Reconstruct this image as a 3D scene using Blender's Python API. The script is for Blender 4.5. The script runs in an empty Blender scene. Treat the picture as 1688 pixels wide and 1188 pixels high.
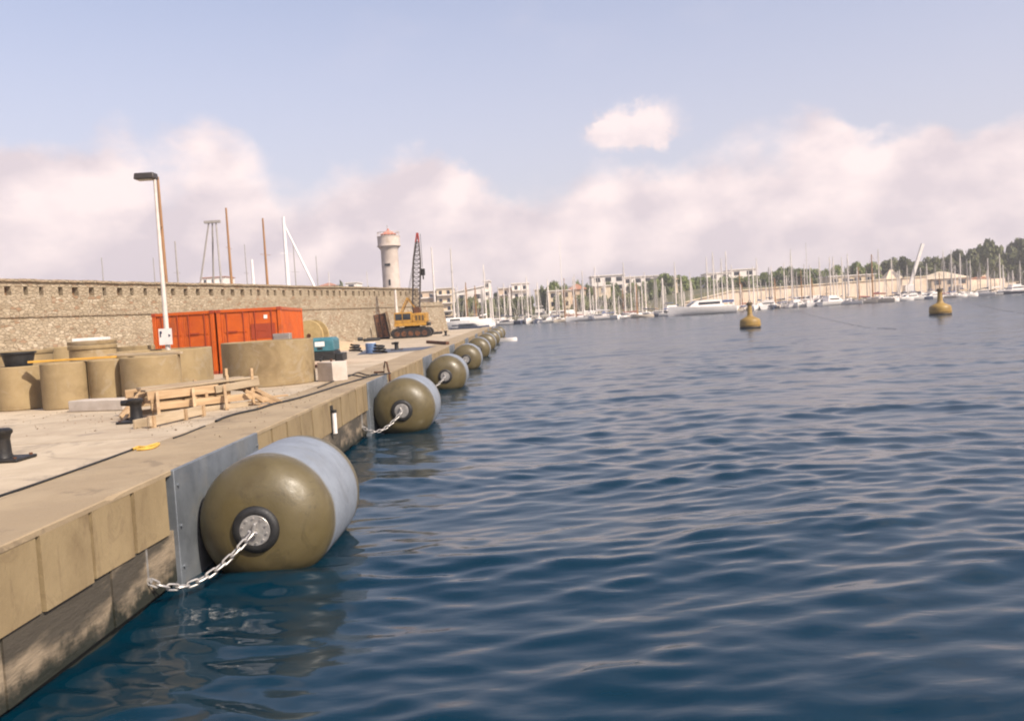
import bpy, bmesh, math, random
import numpy as np
from mathutils import Vector, Matrix
R = math.radians
random.seed(7)
SC = bpy.context.scene
COL = SC.collection

# ------------------------------------------------------------------ camera
F, CX, CY = 1450.0, 844.0, 594.0            # focal length and centre in photo pixels (1688 x 1188)
EYE = Vector((0, 0, 3.1))                   # water is z = 0, quay top z = 1.45, quay edge runs along +Y
YAW, PITCH, ROLL = R(0.97), R(-3.07), R(3.36)
FW = Vector((-math.sin(YAW) * math.cos(PITCH), math.cos(YAW) * math.cos(PITCH), math.sin(PITCH)))
R0 = FW.cross(Vector((0, 0, 1))).normalized()
U0 = R0.cross(FW)
RC = R0 * math.cos(ROLL) - U0 * math.sin(ROLL)
UC = U0 * math.cos(ROLL) + R0 * math.sin(ROLL)
cam = bpy.data.cameras.new('camera')
cam.sensor_width = 36.0
cam.lens = F / 1688 * 36.0
cam.clip_start, cam.clip_end = 0.1, 20000
co = bpy.data.objects.new('camera', cam)
m = Matrix((RC, UC, -FW)).transposed().to_4x4()
m.translation = EYE
co.matrix_world = m
COL.objects.link(co)
SC.camera = co

def at(px, py, ax, v):
    d = FW * F + RC * (px - CX) - UC * (py - CY)
    return EYE + d * ((v - EYE[ax]) / d[ax])
def G(px, py, z=1.45): return at(px, py, 2, z)       # on a level plane
def D(px, py, Y): return at(px, py, 1, Y)            # at a distance along the quay
def XF(px, py, x): return at(px, py, 0, x)           # on a plane parallel to the quay face

# ------------------------------------------------------------------ sky, sun, exposure
SUN = Vector((0.58, -0.46, 0.67)).normalized()       # towards the sun
EL, AZ = math.asin(SUN.z), math.atan2(SUN.x, SUN.y)
W = bpy.data.worlds.new('World'); SC.world = W; W.use_nodes = True
nt = W.node_tree; nt.nodes.clear()

class NG:
    """small helper to write node graphs"""
    def __init__(s, t): s.t = t
    def n(s, ty, **kw):
        nd = s.t.nodes.new(ty)
        for k, v in kw.items(): setattr(nd, k, v)
        return nd
    def put(s, sock, v):
        if hasattr(v, 'links'): s.t.links.new(v, sock)
        else: sock.default_value = v
    def m(s, op, a, b=0.0, c=0.0, clamp=False):
        nd = s.n('ShaderNodeMath', operation=op, use_clamp=clamp)
        for i, v in enumerate((a, b, c)): s.put(nd.inputs[i], v)
        return nd.outputs[0]
    def noise(s, vec, scale, detail=4, rough=.5, dist=0.0, dims='3D'):
        nd = s.n('ShaderNodeTexNoise', noise_dimensions=dims)
        s.put(nd.inputs['Vector'], vec); s.put(nd.inputs['Scale'], scale)
        nd.inputs['Detail'].default_value = detail; nd.inputs['Roughness'].default_value = rough
        nd.inputs['Distortion'].default_value = dist
        return nd.outputs['Fac']
    def ramp(s, v, a, b, c=0.0, d=1.0, smooth=True):
        nd = s.n('ShaderNodeMapRange', interpolation_type='SMOOTHSTEP' if smooth else 'LINEAR')
        for i, q in enumerate((v, a, b, c, d)): s.put(nd.inputs[i], q)
        return nd.outputs[0]
    def mix(s, f, a, b, blend='MIX'):
        nd = s.n('ShaderNodeMix', data_type='RGBA', blend_type=blend)
        s.put(nd.inputs[0], f); s.put(nd.inputs[6], a); s.put(nd.inputs[7], b)
        return nd.outputs[2]
    def xyz(s, x, y, z):
        nd = s.n('ShaderNodeCombineXYZ')
        for i, q in enumerate((x, y, z)): s.put(nd.inputs[i], q)
        return nd.outputs[0]

g = NG(nt)
SKY = 0.125
sky = g.n('ShaderNodeTexSky', sky_type='NISHITA')
sky.sun_disc = False; sky.sun_elevation = EL; sky.sun_rotation = AZ
sky.air_density = 1.3; sky.dust_density = 2.2; sky.ozone_density = 1.6
tc = g.n('ShaderNodeTexCoord')
sp = g.n('ShaderNodeSeparateXYZ'); nt.links.new(tc.outputs['Generated'], sp.inputs[0])
sx, sy, sz = sp.outputs
az = g.m('MULTIPLY', g.m('ARCTAN2', sx, sy), 57.29578)          # degrees, 0 along the quay, + to the right
el = g.m('MULTIPLY', g.m('ARCSINE', sz), 57.29578)
V = g.xyz(az, g.m('MULTIPLY', el, 1.25), 0.0)
n1 = g.noise(V, 0.115, 8, .56)                                   # billows
n2 = g.noise(V, 0.26, 5, .5)
wob = g.m('ADD', g.m('MULTIPLY', g.m('SUBTRACT', n1, .5), 7.0), g.m('MULTIPLY', g.m('SUBTRACT', n2, .5), 4.6))
# height of the top of the cloud bank along the skyline (degrees), read off the photograph
fc = g.n('ShaderNodeFloatCurve')
pts = [(-60, 11), (-33, 12.6), (-29, 12.0), (-26, 11.3), (-24, 12.4), (-22.0, 11.6), (-19.5, 12.6), (-16.5, 11.4), (-14, 9.6), (-11.5, 11.2), (-9, 11.6),
       (-6, 11.4), (-2, 9.6), (1, 8.2), (4, 9.0), (8, 10.2), (12, 10.6), (15, 10.8), (19, 11.0), (22, 10.0), (24.5, 10.8), (27, 9.0), (30, 10.6), (34, 11), (60, 11)]
cv = fc.mapping.curves[0]
for i, (a, b) in enumerate(pts):
    x, y = (a + 60) / 120, b / 20
    if i == 0: cv.points[0].location = (x, y)
    elif i == len(pts) - 1: cv.points[-1].location = (x, y)
    else: cv.points.new(x, y)
fc.mapping.update()
g.put(fc.inputs['Value'], g.ramp(az, -60, 60, 0, 1, False))
top = g.m('MULTIPLY', fc.outputs[0], 20.0)
n5b = g.noise(V, .07, 2, .5)
dep = g.m('ADD', g.m('SUBTRACT', g.m('SUBTRACT', top, .6), el), wob)                  # depth below the bank's ragged top edge
bank = g.ramp(dep, -0.5, g.ramp(n5b, .35, .65, 1.0, 3.0))
nf = g.m('MULTIPLY', g.m('SUBTRACT', g.noise(V, 1.1, 4, .6), .5), 1.5)
wa = g.m('ADD', g.m('ADD', az, nf), g.m('MULTIPLY', g.m('SUBTRACT', g.noise(V, .33, 4, .55),  .5), 2.0))
we = g.m('ADD', g.m('SUBTRACT', el, nf), g.m('MULTIPLY', g.m('SUBTRACT', g.noise(g.xyz(az, el, 9.0), .36, 5, .6), .5), 2.0))
def blob(a0, e0, ra, re):
    q = g.m('ADD', g.m('POWER', g.m('DIVIDE', g.m('ABSOLUTE', g.m('SUBTRACT', wa, a0)), ra), 2.0),
            g.m('POWER', g.m('DIVIDE', g.m('ABSOLUTE', g.m('SUBTRACT', we, e0)), re), 2.0))
    return g.m('EXPONENT', g.m('MULTIPLY', q, -1.0))
b1 = g.m('ADD', g.m('ADD', blob(8.9, 11.5, 1.9, 1.35), blob(5.9, 11.4, 1.2, 1.15)), blob(7.5, 10.5, 2.5, .9))
b1 = g.ramp(b1, .15, .95)
n3 = g.noise(g.xyz(g.m('MULTIPLY', az, .5), el, 3.0), 0.09, 5, .55)
high = g.m('MULTIPLY', g.ramp(n3, .50, .80), g.ramp(el, 14, 22, 0, .70))
veil = g.ramp(el, 34, 4, 0.03, .62)                                # thin bright haze towards the skyline
# light and grey billows inside the bank
n4 = g.noise(g.xyz(g.m('ADD', az, 1.6), g.m('ADD', g.m('MULTIPLY', el, 1.5), -1.6), 1.7), 0.11, 6, .5)
n5 = g.noise(g.xyz(az, g.m('MULTIPLY', el, 1.5), 1.7), 0.11, 6, .5)
lit = g.m('ADD', g.m('MULTIPLY', g.m('SUBTRACT', n5, n4), 5.0), g.ramp(dep, 6.5, 0.2, 0.34, .6))
lit = g.m('ADD', lit, g.m('MULTIPLY', g.m('SUBTRACT', n2, .5), .9), 0, True)
lit = g.m('MAXIMUM', lit, g.m('MULTIPLY', b1, g.ramp(we, 9.6, 11.6, .25, .95)))
k = 1.0 / SKY
cc = g.mix(lit, (.575 * k, .50 * k, .53 * k, 1), (.80 * k, .68 * k, .665 * k, 1))
clear = g.mix(1.0, sky.outputs[0], (1.04, .93, .99, 1), 'MULTIPLY')
clear = g.mix(veil, clear, (.55 * k, .51 * k, .585 * k, 1))
cov = g.m('MAXIMUM', g.m('MAXIMUM', bank, g.m('MULTIPLY', b1, .95)), high)
full = g.mix(cov, clear, cc)
bg = g.n('ShaderNodeBackground'); bg.inputs[1].default_value = SKY
nt.links.new(full, bg.inputs[0])
wo = g.n('ShaderNodeOutputWorld'); nt.links.new(bg.outputs[0], wo.inputs[0])
W.cycles.sampling_method = 'MANUAL'; W.cycles.sample_map_resolution = 1024

ld = bpy.data.lights.new('sun', 'SUN'); ld.energy = 4.4; ld.angle = R(0.6); ld.color = (1, .90, .76)
lo = bpy.data.objects.new('sun', ld); COL.objects.link(lo)
lo.rotation_euler = (-SUN).to_track_quat('-Z', 'Y').to_euler(); lo.location = (30, -30, 60)
vs = SC.view_settings
SC.display_settings.display_device = 'sRGB'
vs.view_transform = 'Standard'; vs.look = 'None'; vs.exposure = 0.50; vs.gamma = 1.0; vs.use_curve_mapping = False
SC.render.engine = 'CYCLES'
SC.cycles.use_denoising = True; SC.cycles.filter_width = 2.0
SC.cycles.max_bounces = 8; SC.cycles.sample_clamp_indirect = 6

# ------------------------------------------------------------------ materials
MATS = {}
def mat(name, c1, c2=None, scale=3.0, rough=.8, metal=0.0, bump=0.0, bscale=None, detail=6, lo=.35, hi=.65,
        stain=None, stain_scale=.7, stretch=(1, 1, 1), vary=0.0, coat=0.0, spec=None, tide=None, marks=None, edge=None):
    if name in MATS: return MATS[name]
    M = bpy.data.materials.new(name); M.use_nodes = True
    t = M.node_tree; q = NG(t); bs = t.nodes['Principled BSDF']
    tc = q.n('ShaderNodeTexCoord'); mp = q.n('ShaderNodeMapping')
    t.links.new(tc.outputs['Object'], mp.inputs[0]); mp.inputs['Scale'].default_value = stretch
    oi = q.n('ShaderNodeObjectInfo')
    va = q.n('ShaderNodeVectorMath', operation='ADD')
    t.links.new(mp.outputs[0], va.inputs[0])
    rv = q.xyz(q.m('MULTIPLY', oi.outputs['Random'], 37.0), q.m('MULTIPLY', oi.outputs['Random'], 91.0), 0.0)
    t.links.new(rv, va.inputs[1])
    vec = va.outputs[0]
    c2 = c2 or tuple(x * .75 for x in c1)
    f = q.ramp(q.noise(vec, scale, detail, .6), lo, hi)
    col = q.mix(f, (*c1, 1), (*c2, 1))
    if stain:
        sf = q.ramp(q.noise(vec, stain_scale, 7, .65, .6), .5, .72)
        col = q.mix(q.m('MULTIPLY', sf, .8), col, (*stain, 1))
    if edge:                                             # the skin colour gives way to the end colour along the thing's y axis
        sy_ = q.n('ShaderNodeSeparateXYZ'); t.links.new(tc.outputs['Object'], sy_.inputs[0])
        dy_ = q.m('ADD', q.m('ABSOLUTE', q.m('SUBTRACT', sy_.outputs[1], edge[0])), q.m('MULTIPLY', q.m('SUBTRACT', q.noise(vec, 4.0, 5, .6), .5), .10))
        col = q.mix(q.ramp(dy_, edge[1], edge[1] + .16), col, (*edge[2], 1))
    if marks:
        sf = q.ramp(q.noise(vec, marks[1], 8, .7, 1.2), .54, .62)
        col = q.mix(q.m('MULTIPLY', sf, marks[2]), col, (*marks[0], 1))
    if tide:
        ge = q.n('ShaderNodeNewGeometry'); sz_ = q.n('ShaderNodeSeparateXYZ'); t.links.new(ge.outputs['Position'], sz_.inputs[0])
        hz_ = q.m('ADD', sz_.outputs[2], q.m('MULTIPLY', q.m('SUBTRACT', q.noise(ge.outputs['Position'], 3.2, 6, .65), .5), tide[2]))
        col = q.mix(q.ramp(hz_, tide[0] + .10, tide[0] - .10), col, (*tide[1], 1))
    if vary:
        hs = q.n('ShaderNodeHueSaturation')
        q.put(hs.inputs['Value'], q.ramp(oi.outputs['Random'], 0, 1, 1 - vary, 1 + vary, False))
        q.put(hs.inputs['Color'], col); col = hs.outputs[0]
    t.links.new(col, bs.inputs['Base Color'])
    rn = q.ramp(q.noise(vec, scale * 2.3, 4, .6), .3, .7, max(0, rough - .12), min(1, rough + .08))
    t.links.new(rn, bs.inputs['Roughness'])
    bs.inputs['Metallic'].default_value = metal
    bs.inputs['Coat Weight'].default_value = coat
    if spec is not None: bs.inputs['Specular IOR Level'].default_value = spec
    if bump:
        b = q.n('ShaderNodeBump'); b.inputs['Strength'].default_value = min(1, bump); b.inputs['Distance'].default_value = .02 * max(1, bump)
        q.put(b.inputs['Height'], q.noise(vec, bscale or scale * 6, 5, .65)); t.links.new(b.outputs[0], bs.inputs['Normal'])
    MATS[name] = M
    return M

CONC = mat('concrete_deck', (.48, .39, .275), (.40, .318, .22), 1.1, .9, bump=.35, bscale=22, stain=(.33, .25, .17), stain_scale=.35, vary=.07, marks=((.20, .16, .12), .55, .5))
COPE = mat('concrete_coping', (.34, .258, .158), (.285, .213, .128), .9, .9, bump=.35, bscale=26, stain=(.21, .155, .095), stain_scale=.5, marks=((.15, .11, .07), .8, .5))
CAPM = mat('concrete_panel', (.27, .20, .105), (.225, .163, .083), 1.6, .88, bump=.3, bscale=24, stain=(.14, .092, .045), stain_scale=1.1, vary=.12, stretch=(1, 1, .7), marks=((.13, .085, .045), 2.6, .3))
RING = mat('concrete_ring', (.31, .228, .118), (.26, .188, .094), 2.2, .9, bump=.4, bscale=40, stain=(.17, .115, .055), stain_scale=.9, vary=.10, marks=((.33, .27, .19), 1.3, .45))
LOWW = mat('weathered_quay_wall', (.27, .21, .14), (.06, .05, .036), 1.3, .8, bump=.9, bscale=7, lo=.36, hi=.56, stain=(.022, .02, .014), stain_scale=1.1, stretch=(1, .5, 1.8), tide=(.24, (.012, .014, .008), .7))
STEELP = mat('galvanised_plate', (.19, .21, .23), (.13, .145, .16), 1.5, .5, .35, bump=.12, bscale=18, stain=(.22, .22, .21), stain_scale=1.2)
GALV = mat('galvanised_steel', (.52, .50, .47), (.38, .36, .34), 9, .42, .6, bump=.1)
OLIVE = mat('olive_rubber', (.112, .088, .039), (.095, .074, .032), 2.5, .42, bump=.14, bscale=30, stain=(.075, .055, .022), stain_scale=1.3, marks=((.05, .04, .02), 2.2, .4), tide=(.06, (.02, .022, .01), .25))
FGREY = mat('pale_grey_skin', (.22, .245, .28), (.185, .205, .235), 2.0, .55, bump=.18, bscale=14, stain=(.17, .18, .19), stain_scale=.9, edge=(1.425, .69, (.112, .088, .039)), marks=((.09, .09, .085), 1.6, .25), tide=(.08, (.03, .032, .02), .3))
BLACK = mat('black_rubber', (.012, .012, .012), (.02, .02, .02), 8, .6)
IRON = mat('black_iron', (.014, .014, .015), (.03, .026, .022), 6, .55, .3, bump=.2)
RUST = mat('rusty_steel', (.16, .065, .03), (.06, .032, .02), 4, .85, .2, bump=.4)
WOOD = mat('pale_timber', (.44, .305, .175), (.33, .215, .115), 3, .8, bump=.3, bscale=14, stretch=(.4, 3, 3), vary=.16, stain=(.30, .20, .11), stain_scale=1.2)
GREYWOOD = mat('weathered_timber', (.42, .33, .22), (.32, .24, .15), 3, .85, bump=.3, bscale=14, stretch=(.4, 3, 3), vary=.12)
YWOOD = mat('yellow_plank', (.60, .33, .05), (.50, .26, .04), 4, .65, bump=.2)
WPAINT = mat('white_paint', (.78, .73, .69), (.70, .65, .61), 4, .5, stain=(.55, .5, .45), stain_scale=2)
WHITEBLK = mat('white_concrete', (.50, .44, .38), (.42, .36, .30), 3, .85, bump=.3, bscale=18)
ORANGE = mat('orange_container_paint', (.50, .092, .004), (.44, .075, .004), 2.2, .5, bump=.05, stain=(.36, .052, .010), stain_scale=1.3, marks=((.16, .05, .02), 1.1, .4))
DORANGE = mat('dark_orange_paint', (.30, .042, .009), (.26, .036, .009), 3, .55)
YELLOW = mat('crane_yellow', (.47, .245, .03), (.38, .195, .025), 4, .55, stain=(.22, .12, .035), stain_scale=2, marks=((.08, .05, .025), 3, .5))
TEAL = mat('teal_paint', (.045, .165, .20), (.035, .13, .16), 4, .5, marks=((.03, .05, .055), 3, .4))
BLUEP = mat('blue_plastic', (.10, .17, .30), (.08, .13, .24), 4, .5)
BUOYY = mat('buoy_yellow', (.32, .20, .04), (.25, .15, .03), 1.6, .55, stain=(.20, .12, .03), stain_scale=1.3)
GLASS = mat('dark_glass', (.02, .024, .03), (.03, .035, .04), 3, .12)
LAMPD = mat('lamp_housing', (.035, .028, .026), (.05, .04, .035), 5, .5)
DKGREY = mat('dark_blue_grey', (.075, .085, .11), (.10, .105, .125), 2.0, .85, bump=.2)
REDP = mat('red_paint', (.35, .045, .03), (.28, .04, .03), 4, .55)
TOWER = mat('lighthouse_stone', (.58, .49, .42), (.50, .42, .36), .9, .9, bump=.5, bscale=4, stain=(.40, .31, .22), stain_scale=.4)
SALMON = mat('salmon_roof', (.56, .22, .15), (.48, .18, .12), 3, .7)
MASTB = mat('varnished_mast', (.34, .17, .06), (.27, .13, .045), 2, .5, stretch=(1, 1, .2))
MASTG = mat('grey_mast', (.34, .31, .28), (.29, .26, .23), 2, .5)
MASTP = mat('pale_mast', (.70, .63, .56), (.62, .55, .48), 2, .45, vary=.18)
HULLW = mat('white_gelcoat', (.80, .75, .70), (.74, .69, .64), 1.5, .35)
HULLD = mat('navy_gelcoat', (.045, .06, .10), (.04, .05, .085), 1.5, .3)
HULLC = mat('cream_gelcoat', (.66, .56, .44), (.6, .5, .39), 1.5, .4)
COVB = mat('blue_canvas', (.07, .11, .24), (.055, .085, .19), 3, .9)
COVD = mat('dark_canvas', (.045, .05, .07), (.035, .04, .055), 3, .9)
COVT = mat('tan_canvas', (.52, .38, .23), (.45, .32, .19), 3, .9)
COVR = mat('red_canvas', (.36, .09, .06), (.3, .07, .05), 3, .9)
PLW = mat('white_render', (.80, .73, .66), (.72, .65, .58), .25, .9)
PLC = mat('cream_render', (.68, .55, .38), (.60, .48, .33), .25, .9)
PLB = mat('beige_render', (.60, .46, .33), (.54, .41, .29), .25, .9)
PLT = mat('tan_seawall_stone', (.66, .53, .40), (.58, .46, .34), .35, .95, bump=.5, bscale=1.4, stain=(.40, .29, .19), stain_scale=.12)
ROOFT = mat('terracotta_tiles', (.44, .19, .10), (.36, .15, .08), 1.2, .9)
SHORE = mat('shore_ground', (.15, .125, .06), (.085, .085, .035), .12, .95, bump=1, bscale=.8)
BARK = mat('bark', (.13, .085, .05), (.09, .06, .035), 2, .95)
ROPEY = mat('yellow_rope', (.58, .36, .06), (.5, .3, .05), 12, .8)
def leafmat(name, c):
    M = mat(name, c, tuple(x * .6 for x in c), .35, .75, lo=.3, hi=.7, vary=.15)
    return M
LEAF = [leafmat('pine_foliage', (.12, .13, .038)), leafmat('broadleaf_foliage', (.16, .195, .045)), leafmat('olive_foliage', (.185, .20, .07))]

def stone_mat():
    M = bpy.data.materials.new('rubble_masonry'); M.use_nodes = True
    t = M.node_tree; q = NG(t); bs = t.nodes['Principled BSDF']
    tc = q.n('ShaderNodeTexCoord'); mp = q.n('ShaderNodeMapping')
    t.links.new(tc.outputs['Object'], mp.inputs[0]); mp.inputs['Scale'].default_value = (1, 1, 2.2)
    wv = q.n('ShaderNodeTexNoise'); wv.inputs['Scale'].default_value = 1.7
    t.links.new(mp.outputs[0], wv.inputs['Vector'])
    ad = q.n('ShaderNodeVectorMath', operation='MULTIPLY_ADD')
    t.links.new(wv.outputs['Color'], ad.inputs[0]); ad.inputs[1].default_value = (.22, .22, .22); t.links.new(mp.outputs[0], ad.inputs[2])
    vo = q.n('ShaderNodeTexVoronoi', feature='F1'); vo.inputs['Scale'].default_value = 3.3; t.links.new(ad.outputs[0], vo.inputs['Vector'])
    ve = q.n('ShaderNodeTexVoronoi', feature='DISTANCE_TO_EDGE'); ve.inputs['Scale'].default_value = 3.3; t.links.new(ad.outputs[0], ve.inputs['Vector'])
    sep = q.n('ShaderNodeSeparateColor'); t.links.new(vo.outputs['Color'], sep.inputs[0])
    col = q.mix(sep.outputs[0], (.28, .22, .145, 1), (.40, .325, .225, 1))
    col = q.mix(q.ramp(sep.outputs[1], .72, .95), col, (.46, .385, .28, 1))
    col = q.mix(q.ramp(sep.outputs[2], .80, .97), col, (.27, .17, .10, 1))
    joint = q.ramp(ve.outputs['Distance'], .0, .07)
    col = q.mix(joint, (.35, .275, .18, 1), col)
    big = q.ramp(q.noise(mp.outputs[0], .28, 6, .6), .45, .72)
    col = q.mix(q.m('MULTIPLY', big, .55), col, (.41, .335, .24, 1))
    st = q.ramp(q.noise(mp.outputs[0], .40, 7, .68), .50, .70)
    col = q.mix(q.m('MULTIPLY', st, .7), col, (.22, .165, .10, 1))
    t.links.new(col, bs.inputs['Base Color']); bs.inputs['Roughness'].default_value = .95
    b = q.n('ShaderNodeBump'); b.inputs['Strength'].default_value = .9; b.inputs['Distance'].default_value = .06
    h = q.m('ADD', joint, q.m('MULTIPLY', q.noise(mp.outputs[0], 9, 5, .6), .6)); t.links.new(h, b.inputs['Height'])
    t.links.new(b.outputs[0], bs.inputs['Normal'])
    return M
STONE = stone_mat()

def water_mat():
    M = bpy.data.materials.new('harbour_water'); M.use_nodes = True
    t = M.node_tree; q = NG(t); bs = t.nodes['Principled BSDF']
    tc = q.n('ShaderNodeTexCoord'); mp = q.n('ShaderNodeMapping')
    t.links.new(tc.outputs['Object'], mp.inputs[0]); mp.inputs['Scale'].default_value = (.55, 1, 1)
    bs.inputs['Base Color'].default_value = (.0003, .0175, .0325, 1)
    at_ = q.n('ShaderNodeAttribute', attribute_name='chop'); t.links.new(at_.outputs['Fac'], bs.inputs['Roughness'])     # waves too fine for the mesh roughen the surface
    bs.inputs['IOR'].default_value = 1.333
    h = q.m('ADD', q.m('MULTIPLY', q.noise(mp.outputs[0], 7.0, 3, .5, .4), .010), q.m('MULTIPLY', q.noise(mp.outputs[0], 2.4, 2, .5, .5), .028))
    b = q.n('ShaderNodeBump'); b.inputs['Strength'].default_value = .30; b.inputs['Distance'].default_value = 1.0
    t.links.new(h, b.inputs['Height']); t.links.new(b.outputs[0], bs.inputs['Normal'])
    return M
WATER = water_mat()

# ------------------------------------------------------------------ mesh helpers
class MB:
    def __init__(s): s.v = []; s.f = []; s.sm = []
    def add(s, vs, fs, smooth=False, M=None):
        o = len(s.v)
        s.v += [tuple(M @ Vector(p)) if M else tuple(p) for p in vs]
        s.f += [tuple(i + o for i in f) for f in fs]; s.sm += [smooth] * len(fs)
        return s
    def box(s, c, d, M=None, taper=1.0):
        x, y, z = (k / 2 for k in d); t = taper
        vs = [(c[0] + sx * x * (t if sz > 0 else 1), c[1] + sy * y * (t if sz > 0 else 1), c[2] + sz * z) for sz in (-1, 1) for sx, sy in ((-1, -1), (1, -1), (1, 1), (-1, 1))]
        return s.add(vs, [(3, 2, 1, 0), (4, 5, 6, 7), (0, 1, 5, 4), (1, 2, 6, 5), (2, 3, 7, 6), (3, 0, 4, 7)], False, M)
    def lim(s, x0, x1, y0, y1, z0, z1, M=None): return s.box(((x0 + x1) / 2, (y0 + y1) / 2, (z0 + z1) / 2), (x1 - x0, y1 - y0, z1 - z0), M)
    def bar(s, p, q, w, h):
        """rectangular bar from p to q, w across, h tall"""
        p, q = Vector(p), Vector(q); d = (q - p); L = d.length; d.normalize()
        up = Vector((0, 0, 1)) if abs(d.z) < .95 else Vector((0, 1, 0))
        a = d.cross(up).normalized(); b = a.cross(d)
        M = Matrix((d, a, b)).transposed().to_4x4(); M.translation = (p + q) / 2
        return s.box((0, 0, 0), (L, w, h), M)
    def tube(s, p, q, r, r2=None, n=10, cap=True):
        p, q = Vector(p), Vector(q); r2 = r if r2 is None else r2
        d = (q - p).normalized(); up = Vector((0, 0, 1)) if abs(d.z) < .95 else Vector((1, 0, 0))
        a = d.cross(up).normalized(); b = d.cross(a)
        cs = [(math.cos(2 * math.pi * i / n), math.sin(2 * math.pi * i / n)) for i in range(n)]
        vs = [p + (a * c + b * k) * r for c, k in cs] + [q + (a * c + b * k) * r2 for c, k in cs]
        s.add(vs, [(i, (i + 1) % n, n + (i + 1) % n, n + i) for i in range(n)], True)
        if cap: s.add(vs, [tuple(range(n))[::-1], tuple(range(n, 2 * n))], False)
        return s
    def path(s, pts, r, n=8):
        pts = [Vector(p) for p in pts]; vs = []; fs = []
        for i, p in enumerate(pts):
            d = (pts[min(i + 1, len(pts) - 1)] - pts[max(i - 1, 0)]).normalized()
            up = Vector((0, 0, 1)) if abs(d.z) < .95 else Vector((1, 0, 0))
            a = d.cross(up).normalized(); b = d.cross(a)
            vs += [p + (a * math.cos(2 * math.pi * k / n) + b * math.sin(2 * math.pi * k / n)) * r for k in range(n)]
        for i in range(len(pts) - 1):
            for k in range(n): fs.append((i * n + k, i * n + (k + 1) % n, (i + 1) * n + (k + 1) % n, (i + 1) * n + k))
        return s.add(vs, fs, True)
    def lathe(s, prof, M=None, n=32):
        """profile [(radius, height)] round z"""
        vs = []; fs = []
        for r, h in prof: vs += [(r * math.cos(2 * math.pi * i / n), r * math.sin(2 * math.pi * i / n), h) for i in range(n)]
        for j in range(len(prof) - 1):
            for i in range(n): fs.append((j * n + i, j * n + (i + 1) % n, (j + 1) * n + (i + 1) % n, (j + 1) * n + i))
        return s.add(vs, fs, True, M)
    def prism(s, poly, z0, z1, M=None):
        n = len(poly)
        vs = [(x, y, z0) for x, y in poly] + [(x, y, z1) for x, y in poly]
        return s.add(vs, [tuple(range(n))[::-1], tuple(range(n, 2 * n))] + [(i, (i + 1) % n, n + (i + 1) % n, n + i) for i in range(n)], False, M)
    def mesh(s, name, mat, ang=35):
        me = bpy.data.meshes.new(name); me.from_pydata(s.v, [], s.f)
        me.polygons.foreach_set('use_smooth', s.sm)
        me.update(); me.set_sharp_from_angle(angle=R(ang))
        me.materials.append(mat); return me
    def build(s, name, mat, parent=None, bevel=0.0, ang=35):
        o = bpy.data.objects.new(name, s.mesh(name, mat, ang)); COL.objects.link(o)
        if parent: o.parent = parent
        if bevel:
            b = o.modifiers.new('bevel', 'BEVEL'); b.width = bevel; b.segments = 2; b.limit_method = 'ANGLE'; b.angle_limit = R(50)
        return o
def tag(o, label, cat, group=None):
    o['label'] = label; o['category'] = cat
    if group: o['group'] = group
    return o
def thing(name, label, cat, loc=(0, 0, 0), rz=0.0, group=None):
    o = bpy.data.objects.new(name, None); COL.objects.link(o); o.empty_display_size = .3
    o.location = loc; o.rotation_euler = (0, 0, rz)
    return tag(o, label, cat, group)
def struct(name, mb, mat, parent=None, **k):
    o = mb.build(name, mat, parent, **k)
    if not parent: o['kind'] = 'structure'
    return o
def dup(o, parent=None, **kw):
    c = o.copy(); COL.objects.link(c); c.parent = parent
    for ch in list(o.children): dup(ch, c)
    for key, v in kw.items():
        if key in ('label', 'group'): c[key] = v
        else: setattr(c, key, v)
    return c
def inst(name, me, parent, loc=(0, 0, 0), rot=(0, 0, 0)):
    o = bpy.data.objects.new(name, me); COL.objects.link(o); o.parent = parent; o.location = loc; o.rotation_euler = rot
    return o
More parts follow.
